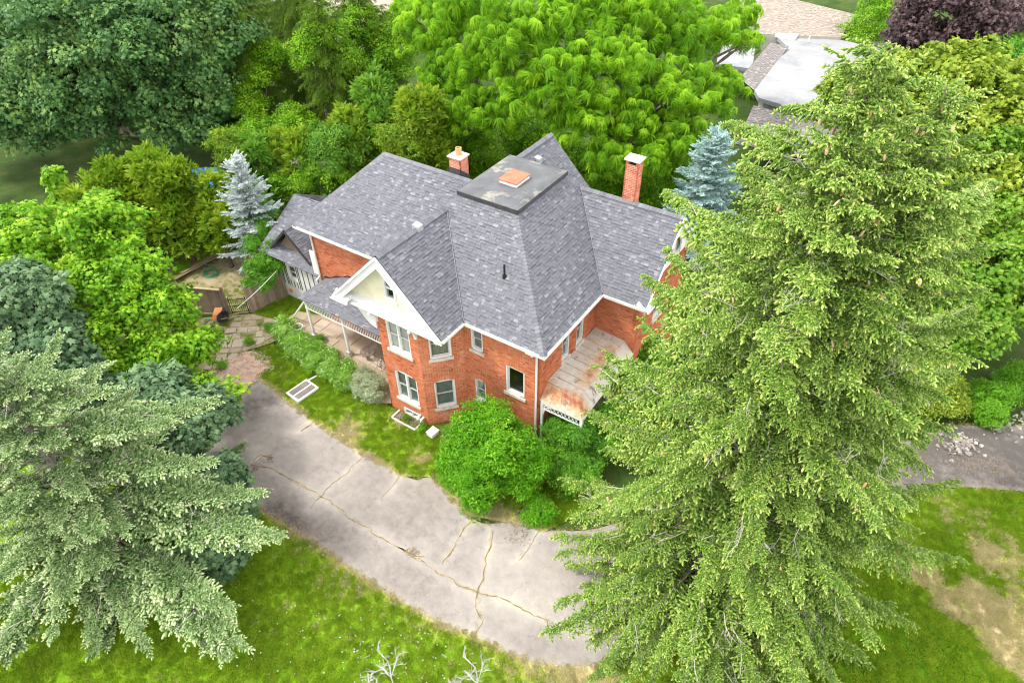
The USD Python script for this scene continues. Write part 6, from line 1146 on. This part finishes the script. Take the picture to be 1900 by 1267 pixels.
m = MB(); m.add([P[1], P[2], P[1] * [1, 1, 0] + [.0, .0, 0], P[2] * [1, 1, 0]], [[0, 2, 3], [0, 3, 1]]); m.add([P[0], P[1], P[1] * [1, 1, 0], P[0] * [1, 1, 0]], [[0, 2, 1], [0, 3, 2]]); part(nb, 'gable_wall', m, 'siding')
def quad_slope(nm, px, z, look):
    q = np.array([at(a, b, zz) for (a, b), zz in zip(px, z)]); n = norm(np.cross(q[1] - q[0], q[3] - q[0])); q[2] -= n * ((q[2] - q[0]) @ n); return nb_slope(nm, q, look)
quad_slope('shingle_roof', ((1372, 146), (1402, 170), (1463, 90), (1430, 80)), (2.7, 2.7, 3.72, 3.72), 'brown_roof')
quad_slope('shingle_roof', ((1366, 268), (1560, 300), (1570, 236), (1398, 196)), (2.3, 2.3, 3.2, 3.2), 'brown_roof')
quad_slope('shingle_roof', ((1640, 128), (1718, 112), (1714, 95), (1650, 88)), (3.3, 3.3, 3.9, 3.9), 'beige_roof')
c = at(1460, 66, 3.75); m = MB(); m.box(c + [-.9, -.6, -.15], c + [.9, .7, .12]); part(nb, 'skylight', m, 'white')
for px, py in ((1632, 52), (1653, 56)): c = at(px, py, 4.3); m = MB(); m.tube([c + [0, 0, -.9], c + [0, 0, .15]], .22, 10); pp_ = part(nb, 'vent_stack', m, 'grey_metal'); m = MB(); m.tube([c + [0, 0, .15], c + [0, 0, .3]], .26, 10); part(pp_, 'vent_cap', m, 'white')
c = at(1640, 75, 3.6); m = MB(); m.box(c + [-1.4, -1.2, -1.], c + [1.6, 1.2, .0]); part(nb, 'chimney_base', m, 'siding')
c = at(1500, 78, 3.66); m = MB(); m.tube([c, c + [0, 0, .5]], .06, 7); part(nb, 'roof_pipe', m, 'white')
# far pale houses glimpsed through the trees
for i, (px, py, lab) in enumerate(((575, 120, 'pale pinkish house half hidden behind the hemlocks'), (420, 20, 'pale house glimpsed through the trees at top left'))):
    c = at(px, py, 0); h_ = thing('far_house', lab, 'house', (c[0], c[1], 0)); m = MB(); m.box((c[0] - 6, c[1] + 6, 0), (c[0] + 5, c[1] + 13, 3.2)); part(h_, 'wall', m, 'siding'); m = MB(); y0, y1, ym = c[1] + 5.4, c[1] + 13.6, c[1] + 9.5; m.poly([(c[0] - 6.5, y0, 3.1), (c[0] + 5.5, y0, 3.1), (c[0] + 5.5, ym, 5.4), (c[0] - 6.5, ym, 5.4)], .15); m.poly([(c[0] + 5.5, y1, 3.1), (c[0] - 6.5, y1, 3.1), (c[0] - 6.5, ym, 5.4), (c[0] + 5.5, ym, 5.4)], .15); part(h_, 'roof', m, 'beige_roof')
    for k in range(4): m = MB(); x = c[0] - 5 + 2.6 * k; m.box((x, c[1] + 5.95, 1.), (x + 1.1, c[1] + 5.99, 2.2)); part(h_, 'window', m, 'dark_metal')
# bare white branches in the foreground
def bare(name, label, tips, base):
    t = thing(name, label, 'tree', (base[0], base[1], 0)); r = np.random.default_rng(77); m = MB(); top = np.mean(tips, 0) + [0, 0, -3.2]
    s_ = top[2] / 6.; m.tube([np.array([base[0], base[1], 0]), np.array([base[0], base[1], top[2] * .4]), top * [1, 1, 0] * .5 + np.array([base[0], base[1], 0]) * .5 + [0, 0, top[2] * .7], top], np.array([.16, .13, .09, .06]) * s_, 7); part(t, 'trunk', m, 'dead_wood', smooth=True); m = MB()
    def grow(p, d, l, w, dep):
        q = [p]; dd = d
        for _ in range(4): dd = norm(dd + r.normal(size=3) * .16); q.append(q[-1] + dd * l / 4)
        m.tube(q, np.linspace(w, w * .55, 5), 5)
        if dep:
            for k in range(5): i = r.integers(1, 5); grow(q[i], norm(dd + r.normal(size=3) * .75 + [0, 0, .2]), l * r.uniform(.35, .6), w * .55, dep - 1)
    for tip in tips: limb(m, top, tip - norm(tip - top) * .9, .05, .018, 5, 0); grow(tip - norm(tip - top) * .9, norm(tip - top), .8, .016, 3)
    part(t, 'branches', m, 'dead_wood'); return t
bare('dead_tree', 'bare bleached branches at the bottom edge, left clump', [at(728, 1236, 9.), at(668, 1254, 9.)], (4.6, -14.6))
bare('dead_tree', 'bare bleached branches at the bottom edge, right clump', [at(893, 1248, 9.), at(824, 1262, 9.)], (6.4, -13.6))

bare('dead_sapling', 'pale leafless sapling with curling twigs left of the roof', [at(572, 262, 5.2), at(618, 268, 5.2), at(548, 300, 4.8), at(600, 300, 4.8)], at(580, 365, 1.)[:2])
